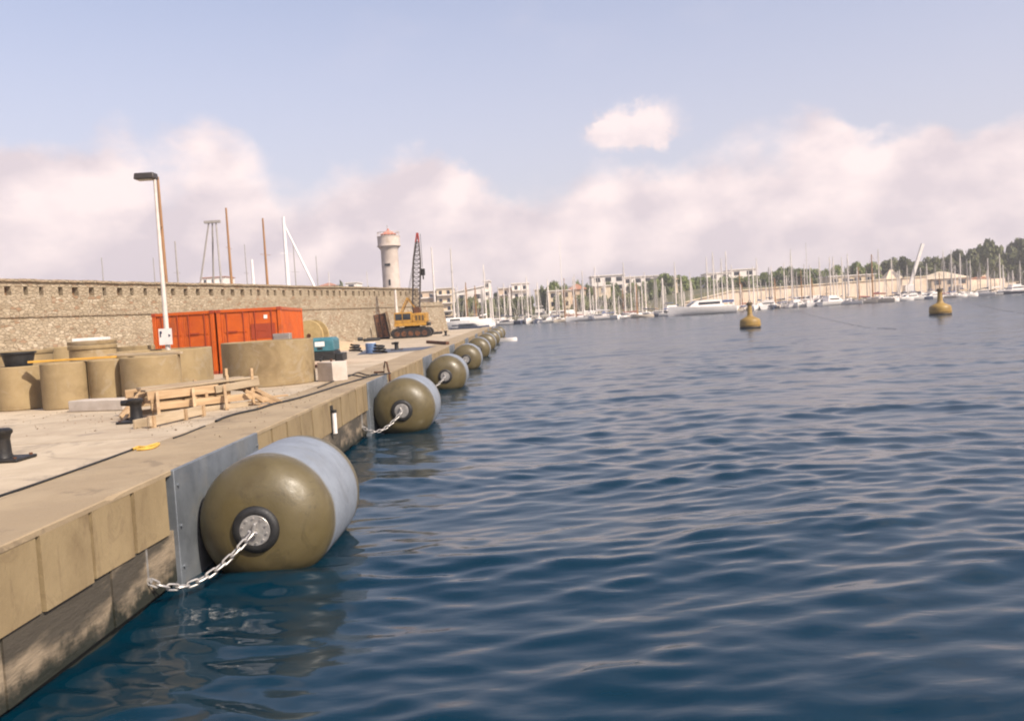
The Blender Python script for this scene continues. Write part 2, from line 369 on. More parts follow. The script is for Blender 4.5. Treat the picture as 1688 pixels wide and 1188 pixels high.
# ------------------------------------------------------------------ water
def make_water():
    ys = [2.6]
    while ys[-1] < 330: ys.append(ys[-1] * 1.0062 + .0016)
    ys = np.array(ys); nc = 560
    u = np.linspace(-1, 1, nc)
    Y = np.repeat(ys[:, None], nc, 1); X = u[None, :] * (ys[:, None] * .82 + 7)
    dy = ys[:, None] * .0062 + .0016; dx = (ys[:, None] * .82 + 7) * 2 / nc
    rng = np.random.RandomState(3)
    Z = np.zeros_like(X); miss = np.zeros_like(X)
    wx = X + .35 * np.sin(Y * .61 + 1) + .25 * np.sin(X * .37 + Y * .23)
    wy = Y + .45 * np.sin(X * .43 + 2) + .3 * np.sin(X * .19 - Y * .31)
    N = 110
    for i in range(N):
        lam = 10 ** rng.uniform(math.log10(.22), math.log10(2.2))
        th = rng.normal(R(-88), R(22 if i % 3 else 60))
        kx, ky = 2 * math.pi / lam * math.cos(th), 2 * math.pi / lam * math.sin(th)
        slope = .0098 * (1.15 if .35 < lam < 1.1 else .62)
        a = slope * lam / (2 * math.pi) * 1.45
        wgt = np.clip((lam / (2.6 * np.maximum(dy * abs(math.sin(th)), dx * abs(math.cos(th)))) - .6) / 1.0, 0, 1)
        ph = kx * wx + ky * wy + rng.uniform(0, 6.28)
        Z += a * wgt * np.sin(ph); miss += (1 - wgt ** 2) * (slope * 1.45) ** 2 / 2
    gust = .5 + .5 * np.sin(X * .21 + 1.3 * np.sin(Y * .13 + .5) + .6) * np.sin(Y * .27 + 1.1 * np.sin(X * .17) + 2.0)
    gust = .62 + .72 * (.6 * gust + .4 * (.5 + .5 * np.sin(X * .53 - Y * .41 + 1.7 * np.sin(Y * .33 + X * .2))))
    Z *= gust
    for lam, th, sl in ((3.4, -80, .022), (4.6, -101, .020), (2.7, -64, .018), (6.5, -92, .014)):
        kx, ky = 2 * math.pi / lam * math.cos(R(th)), 2 * math.pi / lam * math.sin(R(th))
        Z += sl * lam / (2 * math.pi) * np.sin(kx * wx * 1.1 + ky * wy + lam)
    sd = .03
    Z = Z + .12 * (Z * Z) / sd                              # sharper crests, flatter troughs
    vs = np.stack([X, Y, Z], -1).reshape(-1, 3)
    nr = len(ys)
    i, j = np.meshgrid(np.arange(nr - 1), np.arange(nc - 1), indexing='ij')
    a = (i * nc + j).ravel()
    fs = np.stack([a, a + 1, a + nc + 1, a + nc], -1)
    # the open water round and beyond it
    nv = len(vs)
    far = np.array([(-1400, -300, -.14), (1400, -300, -.14), (1400, 2200, -.14), (-1400, 2200, -.14)])
    vs = np.concatenate([vs, far]); fs = np.concatenate([fs, [[nv, nv + 1, nv + 2, nv + 3]]])
    me = bpy.data.meshes.new('water')
    me.vertices.add(len(vs)); me.vertices.foreach_set('co', vs.ravel())
    me.loops.add(fs.size); me.loops.foreach_set('vertex_index', fs.ravel().astype(np.int32))
    me.polygons.add(len(fs)); me.polygons.foreach_set('loop_start', np.arange(0, fs.size, 4, dtype=np.int32))
    me.polygons.foreach_set('loop_total', np.full(len(fs), 4, dtype=np.int32))
    me.polygons.foreach_set('use_smooth', np.ones(len(fs), dtype=bool))
    me.update(); me.validate()
    rough = np.concatenate([np.sqrt(np.sqrt(2 * (miss * .10 + .00002))).ravel(), np.full(4, .22)])
    me.attributes.new('chop', 'FLOAT', 'POINT').data.foreach_set('value', rough.astype(np.float32))
    me.materials.append(WATER)
    o = bpy.data.objects.new('water', me); COL.objects.link(o); o['kind'] = 'structure'
make_water()

# ------------------------------------------------------------------ quay
QX, QZ, QEND = -4.38, 1.45, 119.0
def wallx(y): return -38.07 + .3 * y                   # front face of the old harbour wall
q = MB(); q.prism([(QX - .12, -12), (QX - .12, QEND), (-16, QEND), (-34, 152), (-60, 152), (-60, -12)], -3, QZ - .16)
quay = struct('quay', q, LOWW)
rc = random.Random(2); cp_ = MB(); ny_ = int((QEND + 12) / .16); chip = 0
for i in range(ny_ + 1):
    y = -12 + (QEND + 12) * i / ny_; j = rc.uniform(-.004, .004)
    if rc.random() < .05: chip = rc.uniform(.012, .04)
    c_ = .012 + chip + abs(j); chip = chip * .35 if rc.random() < .6 else 0
    cp_.v += [(QX - 1.33, y, QZ - .06), (QX - 1.33, y, QZ), (QX - c_, y, QZ + j * .3), (QX + j, y, QZ - c_ * .8), (QX + j * .5 - rc.uniform(0, .004), y, QZ - .06)]
for i in range(ny_):
    for k in range(4): cp_.f.append((i * 5 + k, i * 5 + k + 1, i * 5 + k + 6, i * 5 + k + 5)); cp_.sm.append(False)
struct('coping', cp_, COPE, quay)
# the deck behind the coping, cast in bays with open joints
slabs = [(-12, -5.73 + 0, 0)]
sl = {}
xs = [QX - 1.345, -10.6, -15.6, -20.6, -25.6, -30.6, -35.6, -40.6]
for a, b in zip(xs[:-1], xs[1:]):
    y = -12.0
    while y < QEND - .5:
        y1 = min(y + 6.5, QEND)
        if a > wallx(y1) - 1.2:
            w, h = a - b - .018, y1 - y - .018
            key = (round(w, 2), round(h, 2))
            if key not in sl: sl[key] = MB().box((0, 0, -.08), (w, h, .16)).mesh('deck_slab', CONC)
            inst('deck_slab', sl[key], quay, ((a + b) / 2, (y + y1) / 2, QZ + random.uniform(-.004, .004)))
        y = y1
FN = [10.75 + 13.22 * k for k in range(9)]             # fender noses along the quay
plates = [(n - .25, n + 3.1) for n in FN]
# the precast face panels between the fender plates
cache = {}
y = 2.0
cuts = []
while y < QEND - .3:
    y1 = y + .93
    for a, b in plates:
        if y < b and y1 > a:
            if y < a - .25: y1 = a
            else: y, y1 = b, b
            break
    if y1 - y > .2: cuts.append((y, y1))
    y = y1
for a, b in cuts:
    L = round(b - a - .055, 2)
    L = (L, random.randint(0, 5))
    if L not in cache:
        pb = MB().box((0, 0, 0), (.16, L[0], .675)); pb.v = [(x + random.uniform(-.006, .006), y + random.uniform(-.012, .012), z + random.uniform(-.016, .004) * (z < 0)) for x, y, z in pb.v]
        cache[L] = pb.mesh('face_panel', CAPM)
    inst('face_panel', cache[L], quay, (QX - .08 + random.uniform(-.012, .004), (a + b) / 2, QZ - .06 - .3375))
lw = MB().lim(QX - .3, QX - .16, -12, QEND, .6, QZ - .06)
lw.build('panel_backing', LOWW, quay)
# rough lower wall of blocks under the panels
bl = [MB().box((0, 0, 0), (.24, 1.86, .62), taper=1).mesh('wall_block', LOWW) for _ in range(1)][0]
for k in range(62): inst('wall_block', bl, quay, (QX - .14 + random.uniform(-.03, .03), 2.3 + 1.88 * k, .405))
for a, b in plates:
    p = MB().lim(QX - .1, QX + .035, a, b, -1.2, QZ - .002)
    o = p.build('fender_plate', STEELP, quay, bevel=.01)
    bb = MB()
    for zz in (.25, .75, 1.25):
        for yy in (a + .08, b - .08): bb.tube((QX + .03, yy, zz), (QX + .06, yy, zz), .022, n=8)
    bb.build('bolt', STEELP, o)['kind'] = 'stuff'

# ------------------------------------------------------------------ floating fenders and their chains
def make_fender():
    root = thing('floating_fender', 'fat floating fender with olive ends and pale grey body, chained against the quay', 'fender', group='floating fenders along the quay')
    Rr, L = .86, 2.85
    M = Matrix.Rotation(R(-90), 4, 'X')                # lathe axis z -> +y
    def endprof(s):
        pr = []
        for i in range(13):
            t = i / 12; r = .27 + (Rr - .27) * math.sin(t * math.pi / 2) ** .82
            h = .53 * (1 - (1 - (1 - math.cos(t * math.pi / 2))) ** 1.0) if False else .50 * (1 - math.cos(t * math.pi / 2)) ** .85 + .04
            pr.append((r, h if s < 0 else L - h))
        pr.append((Rr, .60 if s < 0 else L - .60))
        return pr
    for s in (-1, 1):
        MB().lathe(endprof(s), M, 56).build('rubber_end', OLIVE, root, ang=60)
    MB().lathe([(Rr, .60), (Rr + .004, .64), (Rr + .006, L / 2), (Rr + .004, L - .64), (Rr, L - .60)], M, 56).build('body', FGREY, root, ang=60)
    for s in (-1, 1):
        h0, sg = (.0, 1) if s < 0 else (L, -1)
        MB().lathe([(.195, h0 - .012 * sg), (.225, h0 - .02 * sg), (.28, h0 + .0 * sg), (.306, h0 + .06 * sg), (.25, h0 + .12 * sg)], M, 40).build('collar', BLACK, root, ang=70)
        hp = MB().lathe([(.0001, h0 - .014 * sg), (.188, h0 - .014 * sg), (.198, h0 - .004 * sg), (.198, h0 + .05 * sg)], M, 36)
        hub = hp.build('end_plate', GALV, root)
        bb = MB()
        for k in range(10):
            a = 2 * math.pi * k / 10
            bb.tube((.155 * math.cos(a), h0 - .012 * sg, .155 * math.sin(a)), (.155 * math.cos(a), h0 - .032 * sg, .155 * math.sin(a)), .013, n=6)
        bb.build('bolt', GALV, hub)['kind'] = 'stuff'
        e = MB().box((0, h0 - .05 * sg, .03), (.035, .09, .15))
        e.tube((-.06, h0 - .07 * sg, -.01), (.06, h0 - .07 * sg, -.01), .02, n=8)
        e.build('lug', GALV, root, bevel=.008)
    return root
LINK = MB()
def link_mesh():
    mb = MB(); n, k = 20, 7; L, w, r = .075, .034, .0125
    vs = []; fs = []
    for i in range(n):
        a = 2 * math.pi * i / n
        c, s = math.cos(a), math.sin(a)
        p = Vector((w * c, 0, 0)) if False else Vector((w * c, (L - w) * (1 if s > 0 else -1) * (1 if abs(s) > 1e-6 else 0) + w * s, 0))
        nrm = Vector((c, s, 0))
        for j in range(k):
            b = 2 * math.pi * j / k
            vs.append(p + nrm * (r * math.cos(b)) + Vector((0, 0, r * math.sin(b))))
    for i in range(n):
        for j in range(k): fs.append((i * k + j, ((i + 1) % n) * k + j, ((i + 1) % n) * k + (j + 1) % k, i * k + (j + 1) % k))
    return mb.add(vs, fs, True).mesh('link', GALV)
LM = link_mesh()
def make_chain(nose):
    """chain from the fender's lug down and back to a bracket on the quay wall; local origin at the bracket"""
    root = thing('mooring_chain', 'galvanised link chain sagging from a fender nose to the quay wall', 'chain', nose + Vector((-.92, -1.06, -.26)), 0, 'fender chains')
    a = Vector((.92, .96, .25)); b = Vector((.03, 0, 0)); sag = .26
    P = [a.lerp(b, t) - Vector((0, 0, sag * 4 * t * (1 - t) * (.75 + .5 * t))) for t in [i / 200 for i in range(201)]]
    pitch = .122; acc = pitch / 2; i = 0; k = 0; dist = 0
    for i in range(200):
        seg = (P[i + 1] - P[i]); dist += seg.length
        if dist >= acc:
            d = seg.normalized(); up = Vector((0, 0, 1)); s = d.cross(up).normalized(); u = s.cross(d)
            if k % 2: s, u = u, -s
            M3 = Matrix((s, d, u)).transposed()
            o = inst('link', LM, root, P[i], M3.to_euler()); k += 1; acc += pitch
    br = MB().bar((.0, .02, .52), (.0, .02, -.02), .05, .03); br.tube((-.05, .02, .0), (.06, .0, .0), .03, n=8)
    br.build('bracket', GALV, root)
    br = MB().box((-.005, .02, .45), (.03, .12, .12)); br.build('anchor_plate', RUST, root)
    return root
f0 = make_fender(); c0 = None
ORD = ['', 'second ', 'third ', 'fourth ', 'fifth ', 'sixth ', 'seventh ', 'eighth ', 'ninth ']
for i, ny in enumerate(FN):
    k = len(FN) - 1 - i; pos = 'beside the white dinghy' if k == 0 else ORD[k] + 'along the quay from the white dinghy'
    p = Vector((-3.50, ny, .60))
    f = f0 if i == 0 else dup(f0)
    f['label'] = 'fat grey floating fender with olive ends, ' + pos
    f.location = p + Vector((random.uniform(-.01, .01), 0, random.uniform(-.03, .03) if i else 0)); f.rotation_euler = (0, random.uniform(-.5, .5) if i else .25, 0)
    if i == 0: c = c0 = make_chain(p)
    else: c = dup(c0); c.location = p + Vector((-.92, -1.06, -.26))
    c['label'] = 'galvanised chain of the fender ' + pos

# ------------------------------------------------------------------ the old harbour wall
ZT, ZC, ZB = 6.2, 4.38, QZ - .3
W0, W1, W2 = 2.0, 91.0, 97.2
wd = Vector((.3, 1, 0)).normalized(); LW = (W1 - W0) / wd.y; L2 = (W2 - W0) / wd.y
wall = thing('harbour_wall', 'long old rubble stone harbour wall with a row of square holes below its top', 'wall', (wallx(W0), W0, 0), math.atan2(.3, 1) * -1 + R(90))
# local: x along the wall (away), y to the left (behind), z up
mb = MB()
mb.add([(0, -.25, ZB), (L2 + .8, -.25, ZB), (L2, 0, ZC - .06), (0, 0, ZC - .06), (0, 3, ZB), (L2 + .8, 3, ZB), (L2, 3, ZC - .06), (0, 3, ZC - .06)],
       [(0, 1, 2, 3), (1, 5, 6, 2), (5, 4, 7, 6), (4, 0, 3, 7), (3, 2, 6, 7)])
mb.build('lower_wall', STONE, wall)
NB, NT = 5.42, 5.86
mb = MB().lim(0, LW, .02, 1.1, ZC + .08, NB)
mb.build('parapet_wall', STONE, wall)
MB().lim(0, LW, .02, 1.1, NT, ZT - .08).build('parapet_head', STONE, wall)
MB().lim(0, LW, .34, 1.1, NB, NT).build('niche_back', mat('niche_brick', (.24, .14, .075), (.17, .10, .055), 4, .95, bump=.4), wall)
x = 0.0; pm = {}
while x < LW:
    w = round(random.choice((.62, .70, .76, .84, .96)), 2); w = min(w, LW - x)
    if w > .1:
        w = round(w, 2)
        if w not in pm: pm[w] = MB().box((0, 0, 0), (w, .33, NT - NB)).mesh('pier', STONE)
        inst('pier', pm[w], wall, (x + w / 2, .20 - random.choice((0, 0, .02)), (NB + NT) / 2))
    x += w + random.choice((.26, .32, .38, .44))
cm = [MB().box((0, 0, 0), (w, 1.3, .12)).mesh('coping_stone', STONE) for w in (1.19, .99)]
x = 0
while x < LW - .6:
    k = random.randint(0, 1); w = (1.2, 1.0)[k]
    inst('coping_stone', cm[k], wall, (x + w / 2, .54, ZT - .03 + random.uniform(-.02, .02))); x += w
sm = [MB().box((0, 0, 0), (w, .5, .14)).mesh('string_course', STONE) for w in (1.79, 1.39)]
x = 0
while x < L2 - .8:
    k = random.randint(0, 1); w = (1.8, 1.4)[k]
    inst('string_course', sm[k], wall, (x + w / 2, .17, ZC + .01)); x += w
MB().lim(LW, L2, .04, 1.5, ZC + .08, ZC + .42).build('low_parapet', STONE, wall)
# ------------------------------------------------------------------ containers
def make_container(name, label, loc, rz, W_=2.40, L_=6.0, H_=2.42, vent=False):
    r = thing(name, label, 'container', loc, rz)          # local: x right, y away, origin at the front left corner
    mb = MB()
    for x in (0.06, W_ - .06):                             # corrugated long sides
        n = 44; y0, y1 = .08, L_ - .08; pts = []
        for i in range(n * 2):
            t = i / (n * 2 - 1); pts.append((x + (.025 if (i // 2) % 2 else -.025), y0 + (y1 - y0) * t))
        vs = [(a, b, .14) for a, b in pts] + [(a, b, H_ - .1) for a, b in pts]; k = len(pts)
        mb.add(vs, [(i, i + 1, k + i + 1, k + i) for i in range(k - 1)])
    mb.build('side_panels', ORANGE, r)
    MB().lim(.05, W_ - .05, .1, L_ - .05, H_ - .06, H_ - .02).build('roof', DORANGE, r)
    MB().lim(.06, W_ - .06, L_ - .12, L_ - .06, .14, H_ - .08).build('back_panel', ORANGE, r)
    fr = MB()
    for x in (.07, W_ - .07):
        for yy in (.07, L_ - .07): fr.lim(x - .07, x + .07, yy - .07, yy + .07, 0, H_)
        fr.lim(x - .055, x + .055, .14, L_ - .14, .02, .14); fr.lim(x - .055, x + .055, .14, L_ - .14, H_ - .12, H_ - .005)
    for yy in (.06, L_ - .06):
        fr.lim(.14, W_ - .14, yy - .055, yy + .055, .02, .15); fr.lim(.14, W_ - .14, yy - .055, yy + .055, H_ - .12, H_ - .004)
    fr.build('frame', ORANGE, r, bevel=.008)
    for k in (0, 1):
        x0 = .15 + k * (W_ - .3) / 2; x1 = x0 + (W_ - .3) / 2 - .012
        d = MB().lim(x0, x1, .05, .085, .16, H_ - .13)
        for j in range(3):
            z0 = .26 + j * (H_ - .5) / 3; z1 = z0 + (H_ - .5) / 3 - .1
            d.lim(x0 + .1, x1 - .1, .028, .05, z0, z1)
        dr = d.build('door', ORANGE, r, bevel=.006)
        for xx in (x0 + .22, x1 - .2):
            b = MB().tube((xx, .005, .14), (xx, .005, H_ - .1), .018, n=8); b.build('lock_bar', DORANGE, dr)
        hb = MB().lim(x0 + .24, x0 + .62, -.012, .012, 1.05, 1.09); hb.lim(x0 + .24, x0 + .6, .0, .03, 1.55, 1.60)
        hb.build('handle', DORANGE, dr)
    for x in (.07, W_ - .07):
        for z in (.06, H_ - .06): MB().lim(x - .085, x + .085, -.012, .15, z - .065, z + .065).build('corner_casting', DORANGE, r, bevel=.01)
    if vent:
        MB().lim(1.25, 2.15, .018, .052, 1.25, 1.82).build('dark_patch', DORANGE, r)
        MB().lim(1.75, 1.88, .01, .03, 2.0, 2.14).build('white_tag', WPAINT, r)
    return r
cA = G(258, 622); cB = D(362, 617, cA.y - .15); 
make_container('shipping_container', 'orange-red steel container standing behind the lamp post with the sign', (cA.x, cA.y, QZ), R(-3))
make_container('shipping_container', 'orange-red steel container with a white tag, its right side toward the cable drum', (cA.x + 2.50, cA.y - .1, QZ), R(6.5), vent=True)

# ------------------------------------------------------------------ concrete rings
def ring(cx, fy, dia, h, label, z=QZ, wall_t=.12, lid=False, name='concrete_ring', group=None):
    r = dia / 2
    o = thing(name, label, 'concrete ring', (cx, fy + r, z), random.uniform(0, 6), group)
    b = .02
    MB().lathe([(r - wall_t, 0), (r - b, 0), (r, b), (r, h - b), (r - b, h), (r - wall_t + b, h), (r - wall_t, h - b), (r - wall_t, 0)], None, 56).build('ring_wall', RING, o, ang=40)
    if lid:
        for k in range(lid):
            zz = h + .004 + k * .13
            MB().lathe([(.001, zz), (r + .02, zz), (r + .03, zz + .012), (r + .03, zz + .10), (r + .01, zz + .115), (.001, zz + .115)], None, 48).build('lid_slab', RING, o, ang=40)
            MB().box((0, -r - .02, zz + .06), (.14, .06, .05)).build('lifting_eye', RUST, o)
    return o
def pring(px0, px1, py, *a, Y=None, **k):
    """ring whose front foot is at height py in the photo and whose sides span px0..px1"""
    c = G((px0 + px1) / 2, py); sc = 1
    if Y: c = D((px0 + px1) / 2, 600, Y)
    dist = c.y
    ra, rb = D(px0, 620, dist + .5), D(px1, 620, dist + .5)
    dd = rb.x - ra.x
    c = Vector((D((px0 + px1) / 2, 620, dist + dd / 2).x, dist, QZ))
    ra, rb = D(px0, 620, dist + dd / 2), D(px1, 620, dist + dd / 2)
    return c, rb.x - ra.x
c, d = pring(372, 516, 638); ring(c.x, c.y, d * 1.02, 1.27, 'wide squat concrete ring standing in front of the tagged orange container'); bigA = c.copy()
c, d = pring(178, 346, 640, Y=25.6); ring(c.x, c.y, d, 1.16, 'wide squat concrete ring in front of the lamp post with the sign'); bigB = c
c, d = pring(-6, 68, 677); ring(c.x, c.y, d, 1.06, 'narrow concrete ring with a black tub resting on it'); r1 = c.copy(); d1 = d
c, d = pring(71, 141, 675); ring(c.x, c.y, d, 1.10, 'narrow concrete ring under the yellow plank, next to the ring with the black tub'); r2 = c.copy(); d2 = d
c, d = pring(149, 208, 668, Y=20.9); ring(c.x, c.y, d, 1.10, 'narrow concrete ring behind the white block, under the plank ends'); r3 = c.copy()
c, d = pring(203, 296, 668, Y=20.6); ring(c.x, c.y, d, 1.13, 'concrete ring under the whitish plank, behind the timber formwork'); r4 = c.copy(); d4 = d
c, d = pring(-14, 84, 640, Y=25.2); ring(c.x, c.y, d, 1.28, 'tall concrete ring closed with one lid slab, behind the black tub', lid=1)
c, d = pring(121, 192, 640, Y=25.0); ring(c.x, c.y, d, 1.32, 'tall concrete ring with two lid slabs and a white board on top', lid=2); r6 = c.copy(); d6 = d
c, d = pring(82, 126, 640, Y=27.6); ring(c.x, c.y, d + .3, 1.42, 'open concrete ring half hidden between the two lidded rings')
c, d = pring(196, 250, 640, Y=28.5); ring(c.x, c.y, d + .2, 1.3, 'concrete ring in the back row beside the orange containers')
zr = QZ + 1.10
tb = thing('tub', 'black plastic tub resting on a concrete ring', 'tub', (r1.x + .03, r1.y + d1 / 2, QZ + 1.06))
MB().lathe([(.30, .0), (.37, .30), (.41, .31), (.41, .35), (.36, .35), (.30, .04), (.001, .04)], None, 36).build('basin', BLACK, tb)
MB().lathe([(.001, .0), (.30, .0), (.29, .03), (.001, .03)], None, 36).build('bottom', BLACK, tb)
wb = thing('white_board', 'white slab of board on the lidded concrete ring', 'board', (r6.x, r6.y + d6 / 2, QZ + 1.32 + .25), R(8))
MB().lim(-.42, .40, -.4, .4, 0, .085).build('sheet', WPAINT, wb, bevel=.01)
def plank(name, label, p, q, w, h, m):
    o = MB().bar(p, q, w, h).build(name, m, None, bevel=.006); tag(o, label, 'plank'); return o
ya, yb = D(48, 605, r2.y + .35), D(192, 597.5, r3.y + .3)
ya.z = yb.z = zr + .06
plank('plank', 'long yellow plank lying across the narrow concrete rings', ya, yb, .16, .05, YWOOD)
wa, wbp = D(180, 595, r3.y + .55), D(300, 588, r4.y + .75)
wa.z, wbp.z = zr + .10, QZ + 1.13 + .03
plank('plank', 'whitish weathered plank lying across the ring behind the formwork', wa, wbp, .18, .06, GREYWOOD)
b = G(118, 679); b2 = G(206, 677)
wk = MB().bar((b.x, b.y + .25, QZ + .125), (b2.x, b2.y + .3, QZ + .135), .5, .25).build('white_block', WHITEBLK, None, bevel=.02)
tag(wk, 'long low white block lying in front of the narrow rings', 'block')

# ------------------------------------------------------------------ lamp post with sign
def lamp_post(base, H, label, head=True, sign=False, r=.09):
    o = thing('lamp_post', label, 'lamp post', base)
    MB().lathe([(.0001, 0), (.2, 0), (.2, .03), (r, .04), (r, .5), (r * .98, .52), (r * .5, H), (.0001, H)], None, 16).build('pole', mat('pole_paint', (.66, .60, .54), (.58, .52, .46), 3, .45, .2), o)
    if head:
        h = MB().box((-.27, 0, H + .05), (.66, .42, .20), taper=.92); h.tube((0, 0, H - .05), (0, 0, H), .07, n=12)
        hd = h.build('lamp_head', LAMPD, o, bevel=.03)
        MB().box((-.29, 0, H - .058), (.5, .32, .012)).build('lens', mat('lamp_lens', (.30, .28, .25), (.25, .23, .2), 3, .3), hd)
    if sign:
        s = MB().box((0, -.12, 1.55), (.42, .02, .52)).build('sign_plate', WPAINT, o)
        mk = MB()                                            # two dark signs on the white plate
        mk.box((-.14, -.134, 1.69), (.07, .006, .08)); mk.box((-.155, -.134, 1.60), (.04, .006, .12))
        mk.add([(.10, -.135, 1.53), (.18, -.135, 1.58), (.10, -.135, 1.63)], [(0, 1, 2)])
        mk.build('sign_marks', mat('sign_ink', (.03, .035, .08), (.03, .03, .05), 5, .5), s)
    return o
lb = D(279, 600, 28.2); lb.z = QZ
lt = D(248, 288, 28.2)
lamp_post(lb, lt.z - QZ - .1, 'tall pale lamp post with a dark box head and a white sign', sign=True)
l2 = D(656.5, 556, 77.5); l2.z = QZ; l2t = D(651, 478, l2.y)
lamp_post(l2, l2t.z - QZ, 'short plain pale pole standing beside the yellow crane', head=False, r=.18)

# ------------------------------------------------------------------ bollards
def bollard(p, rz, label, horn=True):
    o = thing('bollard', label, 'bollard', p, rz)
    pl = MB().lim(-.30, .34, -.26, .26, 0, .045).build('base_plate', IRON, o, bevel=.015)
    MB().lathe([(.135, .04), (.115, .10), (.105, .30), (.12, .36), (.145, .39), (.145, .43), (.11, .455), (.0001, .46)], None, 24).build('post', IRON, o, ang=50)
    if horn:
        MB().tube((-.26, 0, .38), (.02, 0, .38), .055, .07, n=14).build('horn', IRON, o)
    bb = MB()
    for x in (-.24, .28):
        for yy in (-.2, .2): bb.tube((x, yy, .04), (x, yy, .07), .025, n=8)
    bb.build('bolt', RUST, pl)['kind'] = 'stuff'
    return o
b1p, b2p = G(-8, 763), G(218, 698)
bollard((b1p.x, b1p.y + .2, QZ), R(0), 'plain black iron bollard alone on the deck, far from the timber', horn=False)
bollard((b2p.x, b2p.y + .2, QZ), R(4), 'black iron bollard with a side horn beside the timber formwork')
p = G(654, 577); bollard((p.x, p.y, QZ), R(0), 'black iron bollard with a side horn beside the dark grey strip')
p = G(735, 553.5); bollard((p.x, p.y, QZ), R(0), 'low black iron bollard near the end of the harbour wall', horn=False)

# ------------------------------------------------------------------ timber formwork and beam
fp, fq = G(252, 689), G(424, 667)
frz = math.atan2(fq.y - fp.y, fq.x - fp.x); FL = (fq - fp).length
fw = thing('timber_formwork', 'stacked pale timber formwork with propped planks on the quay', 'formwork', (fp.x, fp.y, QZ), frz)
def pl(p, q, w, h, name='plank', m=WOOD): return MB().bar(p, q, w, h).build(name, m, fw, bevel=.004)
Dp = 1.05
for y_, dz in ((0, 0), (Dp, .02)):
    pl((-.02, y_, .22 + dz), (FL * .98, y_, .20 + dz), .045, .14)
    pl((-.08, y_, .44 + dz), (FL * .62, y_, .45 + dz), .045, .17)
    pl((FL * .58, y_ - .05, .43 + dz), (FL + .05, y_ - .05, .50 + dz), .045, .15, m=GREYWOOD)
    pl((.02, y_, .05), (FL * .9, y_, .05), .08, .10, m=GREYWOOD)
pl((-.1, .12, .545), (FL + .06, .10, .60), .24, .04, m=GREYWOOD)
pl((-.05, .42, .55), (FL - .1, .40, .585), .22, .04)
pl((.1, .8, .56), (FL + .1, .78, .58), .24, .04, m=GREYWOOD)
for x_ in (0, FL * .5, FL): pl((x_, -.03, .34), (x_, Dp + .03, .34), .06, .10, 'crosspiece')
for x_ in (.08, FL * .36, FL * .66):
    pl((x_ - .10, -.34, .0), (x_ + .03, -.03, .50), .06, .09, 'prop')
    pl((x_ - .13, -.36, .03), (x_ + .07, -.02, .03), .05, .06, 'foot')
for x_, y_, h_ in ((.05, .0, .5), (FL * .40, .0, .55), (FL * .72, .0, .70), (FL * .83, .5, .82), (FL * .96, -.05, .80), (FL * .60, .9, .62)):
    pl((x_, y_ + .045, 0), (x_ + .01, y_ + .045, h_), .06, .05, 'stake')
for k, (dx_, dy_) in enumerate(((.42, -.30), (.52, -.05), (.36, .35), (.2, -.42))):
    pl((FL * (.98 - .04 * k), dy_ * .3, .34), (FL + dx_, dy_, .02), .05, .07, 'brace')
pl((-.4, .45, .06), (.02, .35, .52), .06, .16, 'brace'); pl((-.55, .15, .05), (-.05, .3, .34), .06, .14, 'brace')
pl((-.62, -.12, .03), (-.30, .25, .22), .05, .05, 'brace')
ga, gb = G(248, 706), G(338, 685)
tb_ = thing('timber_beam', 'grey timber beam with end blocks lying before the formwork', 'beam', (ga.x, ga.y, QZ), math.atan2(gb.y - ga.y, gb.x - ga.x))
BL = (gb - ga).length
MB().lim(0, BL, 0, .05, .03, .21).build('board', GREYWOOD, tb_, bevel=.006)
for x_ in (.1, BL * .62, BL * .97): MB().lim(x_ - .035, x_ + .035, -.035, .10, 0, .215).build('block', WOOD, tb_, bevel=.004)
MB().lim(0, BL * .9, .30, .34, .0, .16).build('board', GREYWOOD, tb_, bevel=.006)
for i, (px, py, l, a) in enumerate(((402, 669, .7, 20), (425, 663, .6, 160), (447, 655, .8, 35), (433, 670, .5, 95))):
    g_ = G(px, py)
    o = MB().lim(-l / 2, l / 2, -.05, .05, 0, .035).build('loose_plank', WOOD, None, bevel=.004); o.location = (g_.x, g_.y, QZ + .002 + .0 * i); o.rotation_euler = (0, 0, R(a))
    tag(o, 'short loose timber offcut scattered at the end of the formwork', 'plank', 'loose timber offcuts')

# ------------------------------------------------------------------ compressor, block, cabinet, drum
gp = G(545, 604)
cp = thing('compressor', 'teal towed compressor with black chassis beside the concrete block', 'compressor', (gp.x - .3, gp.y, QZ), R(5))
can = MB().lim(-.58, .46, 0, 1.9, .60, 1.02); can.add([(-.58, 0, 1.02), (.46, 0, 1.02), (.46, 1.9, 1.02), (-.58, 1.9, 1.02), (-.50, .1, 1.12), (.38, .1, 1.12), (.38, 1.8, 1.12), (-.50, 1.8, 1.12)],
        [(0, 1, 5, 4), (1, 2, 6, 5), (2, 3, 7, 6), (3, 0, 4, 7), (4, 5, 6, 7)])
cn = can.build('canopy', TEAL, cp, bevel=.03)
MB().lim(-.25, .12, -.012, 0, .80, .98).build('label_plate', WPAINT, cn)
MB().lim(-.17, .03, -.014, 0, .68, .76).build('lamp_bar', BLACK, cn)
MB().lim(-.62, .48, .02, 1.85, .24, .59).build('chassis', BLACK, cp, bevel=.02)
for x_ in (-.62, .5): 
    MB().tube((x_ - .1, .9, .27), (x_ + .1, .9, .27), .27, n=24).build('wheel', BLACK, cp, ang=40)
MB().bar((.0, .05, .34), (.05, -.9, .30), .08, .08).build('drawbar', BLACK, cp)
MB().tube((.05, -.75, .30), (.05, -.75, 0), .03, n=8).build('jockey_leg', GALV, cp)
MB().lim(.50, .78, .1, 1.5, .18, .48).build('tool_box', BLACK, cp, bevel=.01); MB().lim(.58, .76, .0, .3, 0, .2).build('foot', RUST, cp)
bp = G(536, 629)
